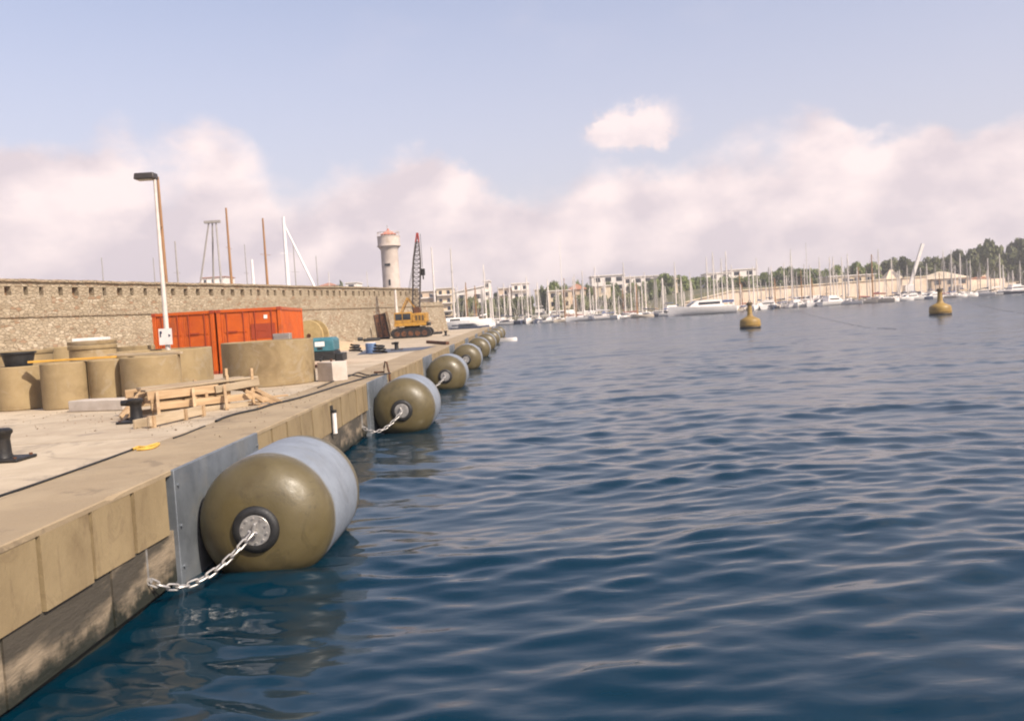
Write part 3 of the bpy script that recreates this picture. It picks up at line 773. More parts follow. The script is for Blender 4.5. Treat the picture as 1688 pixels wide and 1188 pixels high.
cb = thing('concrete_block', 'pale concrete block standing on the quay by the big ring', 'block', (bp.x, bp.y, QZ), R(-38))
MB().lim(-.32, .36, .0, .55, 0, .56).build('cube', WHITEBLK, cb, bevel=.015)
MB().lathe([(.03, .555), (.03, .63), (.045, .64), (.045, .60)], Matrix.Translation((0, .27, 0)), 12).build('lifting_eye', RUST, cb)
ep = D(464, 560, 30.5)
cb2 = thing('electrical_cabinet', 'grey steel cabinet standing before the tagged orange container', 'cabinet', (ep.x, 30.5, QZ), R(0))
bx_ = MB().lim(-.3, .3, 0, .3, .08, 1.42).build('housing', mat('cabinet_grey', (.30, .27, .24), (.25, .22, .2), 3, .5, .3), cb2, bevel=.015)
MB().lim(-.27, .27, -.018, 0, .14, 1.36).build('door', mat('cabinet_grey', (.3, .3, .3)), cb2, bevel=.008); MB().lim(.16, .2, -.04, -.018, .7, .86).build('handle', BLACK, cb2)
MB().lim(-.28, .28, .02, .28, 0, .08).build('plinth', IRON, cb2)
dp = D(514, 545, 56); 
dr = thing('cable_drum', 'wooden cable drum with pale yellow discs at the foot of the wall', 'cable drum', (dp.x, 56, QZ), R(-14))
DM = Matrix.Translation((0, 0, .98)) @ Matrix.Rotation(R(90), 4, 'X')
PALEY = mat('drum_wood', (.50, .37, .17), (.40, .29, .12), 3, .85, bump=.2, marks=((.25, .17, .08), 2, .4))
MB().lathe([(.001, .36), (.09, .36), (.09, .42), (.96, .42), (.98, .40), (.98, .36), (.001, .36)], DM, 40).build('disc', PALEY, dr)
MB().lathe([(.001, -.42), (.98, -.42), (.98, -.36), (.001, -.36)], DM, 40).build('disc', PALEY, dr)
MB().lathe([(.5, -.36), (.5, .36)], DM, 32).build('barrel', WOOD, dr)
MB().lathe([(.05, .43), (.14, .43), (.14, .45), (.05, .45)], DM, 16).build('hub_plate', RUST, dr)
pp = D(548, 556, 54)
mnd = thing('sand_heap', 'low tan heap of sand at the wall beyond the compressor', 'heap', (pp.x, 54, QZ))
hb = MB(); n_, m_ = 24, 6; vs = []; fs = []
for j in range(m_ + 1):
    t = j / m_
    for i in range(n_):
        a = 2 * math.pi * i / n_; w_ = 1 + .12 * math.sin(3 * a + 1) + .07 * math.sin(7 * a)
        vs.append((2.0 * (1 - t) * math.cos(a) * w_, 1.3 * (1 - t) * math.sin(a) * w_, .62 * math.sin(t * math.pi / 2) * (1 - .1 * math.sin(2 * a) * (1 - t))))
for j in range(m_):
    for i in range(n_): fs.append((j * n_ + i, j * n_ + (i + 1) % n_, (j + 1) * n_ + (i + 1) % n_, (j + 1) * n_ + i))
hb.add(vs, fs, True); hb.build('pile', mat('sand', (.46, .33, .20), (.40, .28, .17), 6, .95, bump=.5), mnd)

# ------------------------------------------------------------------ small things on the deck
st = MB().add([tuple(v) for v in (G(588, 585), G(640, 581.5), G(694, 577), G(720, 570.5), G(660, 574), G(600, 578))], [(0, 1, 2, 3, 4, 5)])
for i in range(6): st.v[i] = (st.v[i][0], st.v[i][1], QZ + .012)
struct('dark_deck_strip', st, DKGREY)  # flat dark blue-grey strip laid just above the deck, tapering to the right
p = G(612, 582)
bc = thing('blue_drum', 'blue plastic drum standing on the dark grey strip', 'drum', (p.x, p.y, QZ))
MB().lathe([(.001, 0), (.26, 0), (.28, .02), (.28, .16), (.295, .18), (.28, .20), (.28, .34), (.295, .36), (.28, .38), (.28, .50), (.25, .53), (.001, .53)], None, 20).build('shell', BLUEP, bc); MB().lathe([(.001, .555), (.24, .555), (.26, .53)], None, 20).build('lid', WPAINT, bc)
a_, b_ = G(705, 565.5), G(738, 568)
o = MB().bar((a_.x, a_.y, QZ + .09), (b_.x, b_.y, QZ + .09), .2, .18).build('steel_beam', RUST, None, bevel=.01); tag(o, 'dark rusty steel beam lying across the quay near its edge', 'beam')
for i, (px, py) in enumerate(((586, 581), (626, 583))):
    p = G(px, py); o = thing('scrap_pile', ('small dark scrap heap at the near end of the dark grey strip', 'small dark coil of hose beside the blue drum')[i], 'scrap', (p.x, p.y, QZ))
    MB().path([(.35 * math.cos(t * .5) * (1 - t * .012), .3 * math.sin(t * .5), .06 + .012 * t) for t in range(34)], .05).build('coil', IRON, o)
# pipes along the foot of the wall
for i, (px0, py0, px1, py1, r_) in enumerate(((560, 564, 598, 561.5, .16), (596, 561, 642, 558.5, .10), (600, 563, 626, 561, .12), (704, 552, 728, 550, .12))):
    a_, b_ = G(px0, py0), G(px1, py1)
    o = MB().tube((a_.x, a_.y, QZ + r_), (b_.x, b_.y, QZ + r_), r_, n=12).build('steel_pipe', IRON, None)
    tag(o, ('thick black pipe lying at the wall just beyond the compressor', 'thin black pipe lying at the wall before the leaning steel panel', 'middling black pipe lying beside the thin one at the wall', 'short black pipe lying between crane and wall end')[i], 'pipe')
def hose(name, label, pts, r, m, cat='cable'):
    P = [G(*p) for p in pts]; out = []
    for i in range(len(P) - 1):
        p0, p1, p2, p3 = P[max(i - 1, 0)], P[i], P[i + 1], P[min(i + 2, len(P) - 1)]
        for k in range(6):
            t = k / 6; out.append(.5 * ((2 * p1) + (p2 - p0) * t + (2 * p0 - 5 * p1 + 4 * p2 - p3) * t * t + (3 * p1 - p0 - 3 * p2 + p3) * t ** 3))
    out.append(P[-1])
    o = MB().path([(v.x, v.y, QZ + r + .001) for v in out], r).build(name, m, None); tag(o, label, cat)
hose('cable', 'black cable lying along the quay from the formwork toward the fenders', [(356, 696), (372, 689), (396, 682), (424, 676), (452, 667), (486, 659), (520, 649), (560, 636), (588, 628), (612, 621), (644, 616)], .022, BLACK)
hose('cable', 'thin looped black cable near the concrete block', [(556, 624), (575, 621), (590, 615), (606, 619), (622, 617), (604, 622), (580, 619), (566, 622), (548, 630), (524, 640)], .018, BLACK)
hose('cable', 'short thin black cable on the coping edge seam', [(286, 723), (306, 716), (330, 706), (338, 703)], .012, BLACK)
hose('rope', 'frayed piece of yellow rope on the coping', [(218, 743), (228, 739), (240, 739), (250, 736), (262, 733), (254, 739), (240, 742), (226, 743)], .02, ROPEY, 'rope')
hose('rope', 'dark wet line lying along the slab seam', [(-30, 829), (60, 799), (120, 778), (200, 749), (222, 741)], .014, BLACK, 'rope')
p = XF(548, 692, QX + .01)
sl_ = thing('mooring_pipe', 'white upright pipe with dark sleeve fixed on the quay face', 'pipe', (QX, p.y, p.z - .30))
MB().tube((.05, 0, 0), (.05, 0, .46), .055, n=12).build('white_pipe', WPAINT, sl_)
MB().tube((.05, 0, .46), (.05, 0, .52), .065, n=12).build('sleeve', BLACK, sl_); MB().lim(-.05, .02, -.09, .09, .0, .62).build('back_plate', IRON, sl_)
p = XF(642, 626, QX + .02)
rh = thing('rusty_hook', 'bent rusty steel rod hanging over the quay edge', 'hook', (QX, p.y, QZ))
MB().path([(.03, 0, -.5), (.03, 0, -.2), (.03, 0, .0), (.0, 0, .12), (-.04, .05, .34), (-.10, .1, .36), (-.14, .12, .2), (-.16, .15, .03), (-.5, .3, .03)], .028).build('rod', RUST, rh)
MB().lim(-.01, .05, -.06, .06, -.55, -.38).build('clamp', RUST, rh)
a_ = G(640, 557.5)
lp = thing('leaning_panel', 'tall dark rusty steel panel leaning against the harbour wall', 'panel', (D(632, 540, 81).x, 81, QZ), R(22))
Mx = Matrix.Rotation(R(-7), 4, 'X')
Mt = Matrix.Rotation(R(-9), 4, 'Y')
MB().box((0, 0, 1.15), (1.25, .08, 2.3), Mt).build('sheet', RUST, lp)
for x_ in (-.5, 0, .5): MB().box((x_, -.07, 1.15), (.10, .06, 2.3), Mt).build('rib', mat('dark_rust', (.05, .028, .018), (.035, .02, .015), 5, .85), lp)
MB().box((.75, -.06, 1.2), (.16, .16, 2.35), Mt).build('timber_post', WOOD, lp)

# ------------------------------------------------------------------ crawler crane
cr = G(678, 557)
crane = thing('crawler_crane', 'yellow crawler crane with raised lattice boom and red tip', 'crane', (cr.x, cr.y, QZ), R(0))
for y_ in (-.1, 2.1):
    t = MB(); pr = []
    for i in range(9): a = math.pi / 2 + math.pi * i / 8; pr.append((-1.35 + .42 * math.cos(a), .44 + .42 * math.sin(a)))
    for i in range(9): a = -math.pi / 2 + math.pi * i / 8; pr.append((1.35 + .42 * math.cos(a), .44 + .42 * math.sin(a)))
    Mx = Matrix.Translation((0, y_ + .5, 0)) @ Matrix.Rotation(R(90), 4, 'X')
    t.prism(pr, 0, .55, Mx); tr = t.build('track', IRON, crane)
    for i in range(5): MB().tube((-1.2 + .6 * i, y_ - .06, .40), (-1.2 + .6 * i, y_ + .0, .40), .24, n=14).build('roller', RUST, tr)
MB().lim(-1.1, 1.1, .45, 2.1, .45, .95).build('undercarriage', IRON, crane)
MB().lathe([(.7, .95), (.7, 1.05)], Matrix.Translation((0, 1.2, 0)), 24).build('slew_ring', IRON, crane)
MB().lim(-1.45, 1.35, .1, 2.3, 1.05, 1.35).build('upper_frame', YELLOW, crane, bevel=.02)
eng = MB().lim(.15, 1.4, .15, 2.25, 1.36, 2.15).build('engine_house', YELLOW, crane, bevel=.04)
for k in range(3): MB().lim(.45 + .28 * k, .63 + .28 * k, .125, .155, 1.5, 1.95).build('louvre', mat('grille', (.10, .06, .02), (.08, .05, .02), 6, .7), eng)
MB().lim(.9, 1.6, .4, 2.0, 1.0, 1.30).build('counterweight', IRON, crane, bevel=.03)
cab = MB().lim(-1.4, .13, .1, 1.0, 1.36, 2.28).build('cab', YELLOW, crane, bevel=.03)
MB().lim(-1.30, -.72, .08, .11, 1.62, 2.15).build('window', GLASS, cab); MB().lim(-.64, .04, .08, .11, 1.62, 2.15).build('window', GLASS, cab); MB().lim(-1.42, -1.39, .2, .9, 1.6, 2.15).build('window', GLASS, cab)
gan = MB()
for y_ in (.6, 1.8): gan.bar((-.9, y_, 2.2), (-.25, y_, 3.5), .1, .1); gan.bar((.8, y_, 2.1), (-.25, y_, 3.5), .08, .08)
gan.bar((-.25, .6, 3.5), (-.25, 1.8, 3.5), .12, .12); gan.build('gantry', YELLOW, crane)
wn = MB().tube((.55, .5, 2.42), (.55, 1.9, 2.42), .3, n=16).build('winch_drum', RUST, crane)
bb_ = Vector((.35, 1.2, 1.5)); bt = D(688, 384, cr.y + 1.2) - crane.location
ax_ = (bt - bb_); Lb = ax_.length; ax_.normalize(); s1 = Vector((1, 0, 0)); s1 = (s1 - ax_ * s1.dot(ax_)).normalized(); s2 = ax_.cross(s1)
def bpnt(t, i, w): return bb_ + ax_ * (Lb * t) + s1 * (w * (1, -1, -1, 1)[i]) + s2 * (w * (1, 1, -1, -1)[i])
def wid(t): return .05 + .27 * min(1, t / .16) * min(1, (1.02 - t) / .35)
lat = MB(); N_ = 18; ts = [i / N_ * .9 for i in range(N_ + 1)]
for a, b in zip(ts[:-1], ts[1:]):
    for i in range(4):
        lat.tube(bpnt(a, i, wid(a)), bpnt(b, i, wid(b)), .045, n=6, cap=False)
        j = (i + 1) % 4; k_ = int(a * 100) % 2
        lat.tube(bpnt(a, i, wid(a)), bpnt(b, j, wid(b)), .024, n=5, cap=False); lat.tube(bpnt(b, i, wid(b)), bpnt(b, j, wid(b)), .024, n=5, cap=False)
lat.build('boom', mat('boom_dark', (.09, .075, .065), (.06, .05, .045), 3, .6, .2), crane)
lt_ = MB()
for i in range(4): lt_.bar(bpnt(.895, i, wid(.895)), bpnt(1.0, i, .05), .09, .09)
lt_.bar(bpnt(.93, 0, .1), bpnt(1.0, 2, .06), .12, .12); lt_.build('boom_tip', REDP, crane)
lt2 = bb_ + ax_ * Lb
MB().tube(lt2 + Vector((.25, 0, -.1)), lt2 + Vector((.27, 0, -3.1)), .02, n=6).build('hoist_rope', IRON, crane)
hk = MB().box(lt2 + Vector((.27, 0, -3.45)), (.36, .26, .6)); hk.tube(lt2 + Vector((.27, 0, -3.75)), lt2 + Vector((.27, 0, -4.1)), .06, n=8); hk.build('hook_block', IRON, crane, bevel=.05)
pd = MB()
for y_ in (.7, 1.7): pd.tube((-.25, y_, 3.5), lt2 + Vector((0, 0, -.3)), .018, n=5)
pd.build('pendant_rope', IRON, crane)
p = G(693, 555)
o = MB().lathe([(.001, 0), (.35, 0), (.35, .04), (.12, .06), (.05, .7), (.001, .72)], None, 14).build('traffic_cone', mat('cone_orange', (.5, .16, .05), (.45, .14, .05), 4, .6), None); o.location = (p.x - .6, p.y - .9, QZ)
tag(o, 'small orange traffic cone in front of the yellow crane', 'cone')

# ------------------------------------------------------------------ lighthouse
LY = 141.0; lc = D(645.5, 470, LY)
lh = thing('lighthouse', 'round pale stone lighthouse with gallery and salmon roof behind the wall', 'lighthouse', (lc.x, LY, 0))
z410, z392, z388, z384, z372 = (D(641, y, LY).z for y in (410, 391, 388, 382, 371))
MB().lathe([(2.3, .8), (2.1, 1.2), (1.52, 6), (1.38, 9), (1.36, z410 - .3), (1.44, z410 - .1), (1.72, z410 + .25), (1.72, z410 + .32)], None, 40).build('tower', TOWER, lh)
MB().lathe([(1.70, z410 + .33), (1.88, z410 + .36), (1.88, z410 + .52), (1.78, z410 + .54), (1.78, z392), (1.83, z392 + .02), (1.83, z392 + .14), (1.62, z392 + .14), (1.62, z410 + .55), (.001, z410 + .55)], None, 40).build('gallery', TOWER, lh)
MB().lathe([(1.16, z410 + .55), (1.16, z388 + .05)], None, 32).build('lantern_room', TOWER, lh)
rf = MB().lathe([(1.16, z388 + .04), (1.28, z388 + .06), (1.28, z388 + .16), (.95, z388 + .34), (.45, z384 + .12), (.16, z384 + .22), (.16, z384 + .45), (.001, z384 + .5)], None, 32).build('roof', SALMON, lh)
MB().tube((-.1, 0, z384 + .4), (-.1, 0, z372), .045, n=6).build('finial', MASTG, rf)
for a, z in ((-100, D(640, 437, LY).z), (-92, D(641, 466, LY).z), (-96, D(640, 452, LY).z)):
    Mw = Matrix.Rotation(R(a), 4, 'Z') @ Matrix.Translation((1.36, 0, z))
    if z < 10: wz = MB().box((0, 0, 0), (.2, .28, .9), Mw)
    elif z < 11: continue
    else: wz = MB().box((0, 0, 0), (.2, .9, .34), Mw)
    wz.build('window', GLASS, lh)
for k in range(20):
    a = 2 * math.pi * k / 20; MB().tube((1.74 * math.cos(a), 1.74 * math.sin(a), z392 + .14), (1.74 * math.cos(a), 1.74 * math.sin(a), z392 + .75), .03, n=5).build('baluster', TOWER, lh)
MB().lathe([(1.70, z392 + .72), (1.78, z392 + .72), (1.78, z392 + .79), (1.70, z392 + .79), (1.70, z392 + .72)], None, 32).build('railing', TOWER, lh)

# grit swept together on the working quay
rg = random.Random(5); gv = MB()
for _ in range(900):
    a = rg.choice(((300, 690, 70, 14), (430, 660, 60, 12), (130, 690, 110, 12), (560, 625, 60, 12), (480, 650, 80, 14)))
    p = G(a[0] + rg.gauss(0, a[2]), a[1] + rg.gauss(0, a[3])); 
    if p.x > QX - .1 or p.y > 60 or p.y < 5: continue
    r_ = rg.uniform(.006, .028); vv = [Vector((rg.gauss(0, 1), rg.gauss(0, 1), rg.gauss(0, .5))).normalized() * r_ for _ in range(4)]
    gv.add([p + Vector((0, 0, r_ * .6)) + k for k in vv], [(0, 1, 2), (0, 2, 3), (0, 3, 1), (1, 3, 2)])
go = gv.build('gravel', mat('grit', (.30, .23, .15), (.16, .12, .08), 30, .95), None); go['kind'] = 'stuff'; go['label'] = 'scattered grit and splinters on the quay deck'
# ------------------------------------------------------------------ far shore
def hy(px): return 515 - .0587 * (px - 864)
def SH(px, Y): return D(px, hy(px), Y).x
FRONT = [(-900, 520), (-420, 345), (-120, 285), (-60, 268), (-15, 256), (20, 250), (42, 247), (90, 264), (156, 296), (300, 366), (900, 640)]
def front(x):
    for (a, b), (c, d) in zip(FRONT[:-1], FRONT[1:]):
        if a <= x <= c: return b + (d - b) * (x - a) / (c - a)
    return 300
def sm(t): t = max(0, min(1, t)); return t * t * (3 - 2 * t)
def terr(x, y):
    d = y - front(x)
    if d < 11: return 1.5
    if x > 118: d -= 17 * sm((x - 118) / 20)
    hi = 2.2 + 4.3 * sm((x - 32) / 30) + 1.2 * sm((x - 100) / 60)
    return 1.5 + (hi - 1.5) * sm((d - 11) / 6) + .03 * max(0, d - 20) * sm((d - 20) / 40) * (1.0 if x > 30 else .3)
mb = MB(); xs_ = [-900, -600, -420, -300, -200, -150, -120, -90, -60, -40] + list(range(-30, 200, 10)) + [220, 260, 300, 400, 600, 900]
ds = [0, .01, 6, 11, 13, 15, 17, 22, 30, 40, 55, 75, 100, 140, 200, 320, 600, 1200]
for x in xs_:
    for k, d in enumerate(ds):
        y = front(x) + d; mb.v.append((x, y, -2 if k == 0 else terr(x, y)))
nd_ = len(ds)
for i in range(len(xs_) - 1):
    for k in range(nd_ - 1): mb.f.append((i * nd_ + k, (i + 1) * nd_ + k, (i + 1) * nd_ + k + 1, i * nd_ + k + 1)); mb.sm.append(False)
struct('shore_land', mb, SHORE)
# tan retaining wall behind the boats
xw = [SH(px, 268) for px in (1120, 1200, 1290, 1380, 1460, 1530, 1600)]
sw = thing('retaining_wall', 'long tan stone retaining wall behind the moored yachts', 'wall', (0, 0, 0))
for a, b in zip(xw[:-1], xw[1:]):
    ya, yb = front(a) + 10.5, front(b) + 10.5; h0, h1 = 5.4 + .02 * (a - 45), 5.4 + .02 * (b - 45)
    if a == xw[0]: h0 = 3.2
    MB().add([(a, ya, 1.4), (b, yb, 1.4), (b, yb, h1), (a, ya, h0), (a, ya + 1.5, 1.4), (b, yb + 1.5, 1.4), (b, yb + 1.5, h1), (a, ya + 1.5, h0)], [(0, 1, 2, 3), (3, 2, 6, 7), (1, 5, 6, 2), (4, 0, 3, 7), (5, 4, 7, 6)]).build('wall_length', PLT, sw)
    MB().bar((a, ya - .1, h0 + .12), (b, yb - .1, h1 + .12), .8, .24).build('coping', PLC, sw)
xt = [SH(px, 296) for px in (1598, 1650, 1720)]
tw = thing('terrace_wall', 'stepped tan terrace walls below the dark pines', 'wall')
for k in range(3):
    for a, b in zip(xt[:-1], xt[1:]):
        ya, yb = front(a) + 8 + 7 * k, front(b) + 8 + 7 * k
        z = 3.6 + 1.7 * k
        MB().add([(a, ya, 1.0), (b, yb, 1.0), (b, yb, z), (a, ya, z), (a, ya + 7.2, 1.0), (b, yb + 7.2, 1.0), (b, yb + 7.2, z), (a, ya + 7.2, z)], [(0, 1, 2, 3), (3, 2, 6, 7), (1, 5, 6, 2), (4, 0, 3, 7)]).build('terrace', PLT, tw)

WIN = MB().box((0, 0, 0), (1.1, .12, 1.35)).mesh('window', GLASS)
WINW = MB().box((0, 0, 0), (2.2, .12, 1.5)).mesh('window', GLASS)
SILL = MB().box((0, 0, 0), (1.4, .3, .12)).mesh('sill', PLW)
def house(px0, px1, py, Y, m, label, dep=12, roof='flat', rm=None, wide=False, base=None, pitch=2.4, cat='building', bal=False, rise=0):
    x0, x1 = SH(px0, Y), SH(px1, Y); zt = D((px0 + px1) / 2, py, Y).z
    zb = base if base is not None else min(terr(x0, Y), terr(x1, Y)) - .3
    w = x1 - x0
    r = thing('house' if roof != 'flat' else 'apartment_block', label, cat, (x0, Y, zb)); H = zt - zb
    rm = rm or PLW
    if roof == 'flat':
        MB().lim(0, w, 0, dep, 0, H - .3).build('wall', m, r); MB().lim(-.35, w + .35, -.4, dep + .3, H - .29, H).build('roof', rm, r)
    elif roof == 'hip':
        he = H - pitch; MB().lim(0, w, 0, dep, 0, he).build('wall', m, r); k = min(w, dep) * .42; o_ = .6
        MB().add([(-o_, -o_, he), (w + o_, -o_, he), (w + o_, dep + o_, he), (-o_, dep + o_, he), (k, dep / 2, H), (w - k, dep / 2, H)], [(0, 1, 5, 4), (1, 2, 5), (2, 3, 4, 5), (3, 0, 4), (3, 2, 1, 0)]).build('roof', rm, r)
    elif roof == 'mono':
        MB().add([(0, 0, 0), (w, 0, 0), (w, 0, H), (0, 0, H - rise), (0, dep, 0), (w, dep, 0), (w, dep, H), (0, dep, H - rise)], [(0, 1, 2, 3), (1, 5, 6, 2), (5, 4, 7, 6), (4, 0, 3, 7)]).build('wall', m, r)
        MB().add([(-.3, -.4, H - rise), (w + .2, -.4, H), (w + .2, dep, H), (-.3, dep, H - rise), (-.3, -.4, H - rise + .3), (w + .2, -.4, H + .3), (w + .2, dep, H + .3), (-.3, dep, H - rise + .3)], [(0, 1, 5, 4), (4, 5, 6, 7), (1, 2, 6, 5), (3, 0, 4, 7), (3, 2, 1, 0)]).build('roof', rm, r)
    he = H - (pitch if roof == 'hip' else .4 + rise)
    nf = max(1, int(he // 2.9)); ww = 2.2 if wide else 1.1; step = 3.3 if wide else 2.3
    nx = max(1, int((w - .6) // step))
    for fl in range(nf):
        z = he - 1.3 - fl * 2.9
        if z < .9: break
        for i in range(nx):
            x = w * (i + .5) / nx
            inst('window', WINW if wide else WIN, r, (x, -.02, z))
            if not wide: inst('sill', SILL, r, (x, -.12, z - .76))
        if bal and fl < nf: MB().lim(.2, w - .2, -1.1, -.002, z - 1.15, z - .75).build('balcony', PLW, r)
    MB().lim(w * .45, w * .45 + 1.2, -.08, .0, 0, 2.2).build('door', COVD, r)
    return r
house(688, 721, 479, 322, PLB, 'beige block just right of the crane boom', bal=True)
house(722, 748, 474, 318, PLC, 'cream block with balconies beyond the end of the harbour wall', bal=True)
house(752, 801, 473, 300, PLW, 'long white flat-roofed building with a slanting roofline', roof='mono', rise=1.6, wide=True)
house(800.6, 810, 462, 303, PLW, 'narrow white tower joined to the slant-roofed white building')
house(824, 846, 474, 322, PLB, 'beige apartment block with rows of windows next to a taller white one', bal=True)
house(846, 874, 466, 318, PLW, 'tall white apartment block beside the beige one', bal=True)
house(884, 903, 476, 312, PLC, 'small cream building between dark trees', dep=9)
house(906, 941, 478, 300, PLC, 'low cream building left of the terracotta-roofed house', wide=True)
house(941, 967, 467, 305, PLB, 'house with a terracotta hipped roof among masts', roof='hip', rm=ROOFT, pitch=2.0)
house(978, 1032, 453, 330, PLW, 'upper white villa with a broad flat roof slab', wide=True)
house(1030, 1094, 454.5, 338, PLW, 'long white modern building with a thin flat roof', wide=True, dep=14)
house(983, 1008, 470, 300, PLC, 'small cream house below the flat-roofed villa', dep=9)
house(1090, 1118, 453, 312, PLC, 'cream house with a low tiled roof beside tall trees', roof='hip', rm=mat('pale_tiles', (.52, .36, .25), (.46, .31, .21), 1.2, .9), pitch=1.7)
house(1168, 1208, 449, 352, PLW, 'low white wing of the hilltop building', wide=True)
house(1206, 1248, 443, 355, PLW, 'white hilltop building with stepped flat roof', wide=True)
house(1368, 1443, 453, 292, PLC, 'long cream flat-roofed building above the retaining wall', wide=True, dep=10)
house(1462, 1488, 444, 292, PLC, 'small cream pavilion with a pointed roof', roof='hip', rm=PLC, pitch=3.4, dep=5)
house(1536, 1597, 446, 306, PLB, 'wide pavilion with a pale hipped roof before the pines', roof='hip', rm=PLC, pitch=2.6, wide=True, dep=13)
house(1600, 1632, 452, 318, PLC, 'cream house half hidden by pines above the terrace walls', roof='hip', rm=ROOFT, pitch=1.5)
house(338, 377, 456, 360, PLW, 'white apartment block with orange bands seen over the wall', rm=ROOFT, bal=True)
ob = [o for o in COL.objects if o.get('label', '').startswith('white apartment block with orange')][0]
for k in range(3): MB().lim(-.1, 8.4, -1.25, -1.12, 16.2 - 2.9 * k, 16.8 - 2.9 * k).build('orange_band', ROOFT, ob)
house(186, 216, 462, 330, PLC, 'pale roof peeping over the left part of the harbour wall', roof='hip', rm=PLW, pitch=1.4)
house(530, 553, 465, 345, PLW, 'small white house among trees left of the lighthouse', roof='hip', rm=ROOFT, pitch=1.4)
house(574, 592, 465, 350, PLW, 'white villa beside trees seen just left of the lighthouse', wide=True)

# ------------------------------------------------------------------ trees
def crown_mesh(name, seed, kind):
    rs = random.Random(seed); mb = MB(); lobes = []
    for i in range(15 if kind else 13):
        a, e = rs.uniform(0, 6.28), rs.random()
        rr = rs.uniform(.25, .78); h = (.16 + .62 * e) if kind else (.24 + .58 * e)
        lobes.append((rr * math.cos(a) * (1 - .45 * e), rr * math.sin(a) * (1 - .45 * e), h, rs.uniform(.24, .40), rs.uniform(.16, .26) if kind else rs.uniform(.13, .2)))
    for cx, cy, cz, rx, rz in lobes:
        for _ in range(190):
            v = Vector((rs.gauss(0, 1), rs.gauss(0, 1), rs.gauss(0, 1))).normalized() * rs.uniform(.62, 1.04)
            c = Vector((cx + v.x * rx, cy + v.y * rx, cz + v.z * rz)); s = rs.uniform(.035, .075)
            a = Vector((rs.gauss(0, 1), rs.gauss(0, 1), rs.gauss(0, 1) * .5)).normalized(); b = a.cross(v + Vector((.01, .02, .03))).normalized()
            mb.add([c - a * s - b * s * .6, c + a * s - b * s * .5, c + a * s * .8 + b * s * .7, c - a * s * .7 + b * s * .6], [(0, 1, 2, 3)])
    return mb.v, mb.f
CR = []
for k in range(7):
    v, f = crown_mesh('crown', 20 + k, 0 if k in (0, 1) else 1)
    mbx = MB(); mbx.v, mbx.f, mbx.sm = v, f, [False] * len(f)
    CR.append([mbx.mesh('crown', lm) for lm in LEAF])
TRK = []
for k in range(3):
    t = MB(); rs = random.Random(k); t.tube((0, 0, 0), (.03, .02, .42), .075, .05, n=8)
    for j in range(5):
        a = j * 1.26 + rs.random(); t.tube((.03, .02, .34 + .03 * j), (.45 * math.cos(a), .45 * math.sin(a), .6 + .06 * rs.random()), .035, .012, n=6)
    TRK.append(t.mesh('trunk', BARK))
def tree(px, py, wpx, Y, kind, label, group):
    x = SH(px, Y); zt = D(px, py, Y).z; zb = terr(x, Y) - .2; H = zt - zb; r_ = wpx / 2 * Y / F * 1.4
    o = thing(('pine_tree', 'leafy_tree', 'olive_tree')[kind], label, 'tree', (x, Y, zb), random.uniform(0, 6.28), group)
    c = inst('crown', random.choice(CR[:2] if (kind == 0 and random.random() < .6) else CR[2:])[kind], o); zz = H * 1.12
    c.scale = (r_, r_, zz)
    if kind: c.location.z = -.12 * H
    else: c.location.z = -.06 * H
    t = inst('trunk', random.choice(TRK), o); t.scale = (max(2, r_ * .8), max(2, r_ * .8), H)
TL = ('dark rounded pine on the wooded hill behind the pale-roofed pavilion', 'green leafy tree among the shore buildings left of the retaining wall', 'pale olive-green tree in the low row behind the moored yachts', 'green leafy tree in the line above the tan retaining wall', 'small tree seen over the harbour wall near the lighthouse')
GL = ('pines on the wooded hill', 'trees among the shore buildings', 'low trees behind the yachts', 'trees above the retaining wall', 'trees over the harbour wall')
for px, py, w in ((518, 465, 16), (563, 462, 24), (588, 466, 20), (612, 469, 18), (545, 468, 16)): tree(px, py, w, 350 + random.uniform(-8, 8), 1, TL[4], GL[4])
for px, py, w in ((762, 488, 28), (786, 487, 34), (806, 490, 22), (850, 487, 36), (872, 486, 22), (832, 488, 26), (925, 484, 26), (958, 484, 30), (990, 486, 26), (1035, 482, 30), (1062, 480, 26), (1012, 486, 22)): tree(px, py, w, 282 + random.uniform(-4, 6), 2, TL[2], GL[2])
for px, py, w in ((820, 478, 20), (895, 470, 18), (912, 460, 24), (927, 467, 22), (955, 461, 18), (972, 466, 18), (1004, 463, 24), (1018, 465, 26), (1045, 462, 22), (1068, 462, 26), (1081, 458, 30), (1102, 448, 28), (1092, 470, 40), (1076, 474, 26)): tree(px, py, w, 306 + random.uniform(-5, 22), 1, TL[1], GL[1])
for px, py, w in ((1130, 452, 28), (1150, 455, 26), (1170, 455, 24), (1190, 455, 26), (1215, 455, 34), (1240, 453, 34), (1262, 448, 26), (1283, 445, 24), (1300, 438, 40), (1322, 440, 34), (1345, 441, 28), (1383, 435, 28), (1361, 442, 22), (1408, 430, 36), (1433, 431, 34)): tree(px, py, w, 318 + random.uniform(-8, 14), 1, TL[3], GL[3])
for px, py, w in ((1470, 426, 34), (1490, 423, 30), (1456, 436, 26), (1512, 432, 30), (1536, 424, 30), (1528, 438, 28), (1560, 424, 36), (1576, 412, 36), (1592, 426, 38), (1614, 405, 42), (1641, 395, 44), (1632, 424, 42), (1605, 428, 34), (1660, 420, 40), (1679, 396, 38), (1700, 402, 44), (1672, 438, 34), (1650, 440, 34), (1690, 436, 34)): tree(px, py, w, 330 + random.uniform(-10, 16), 0, TL[0], GL[0])

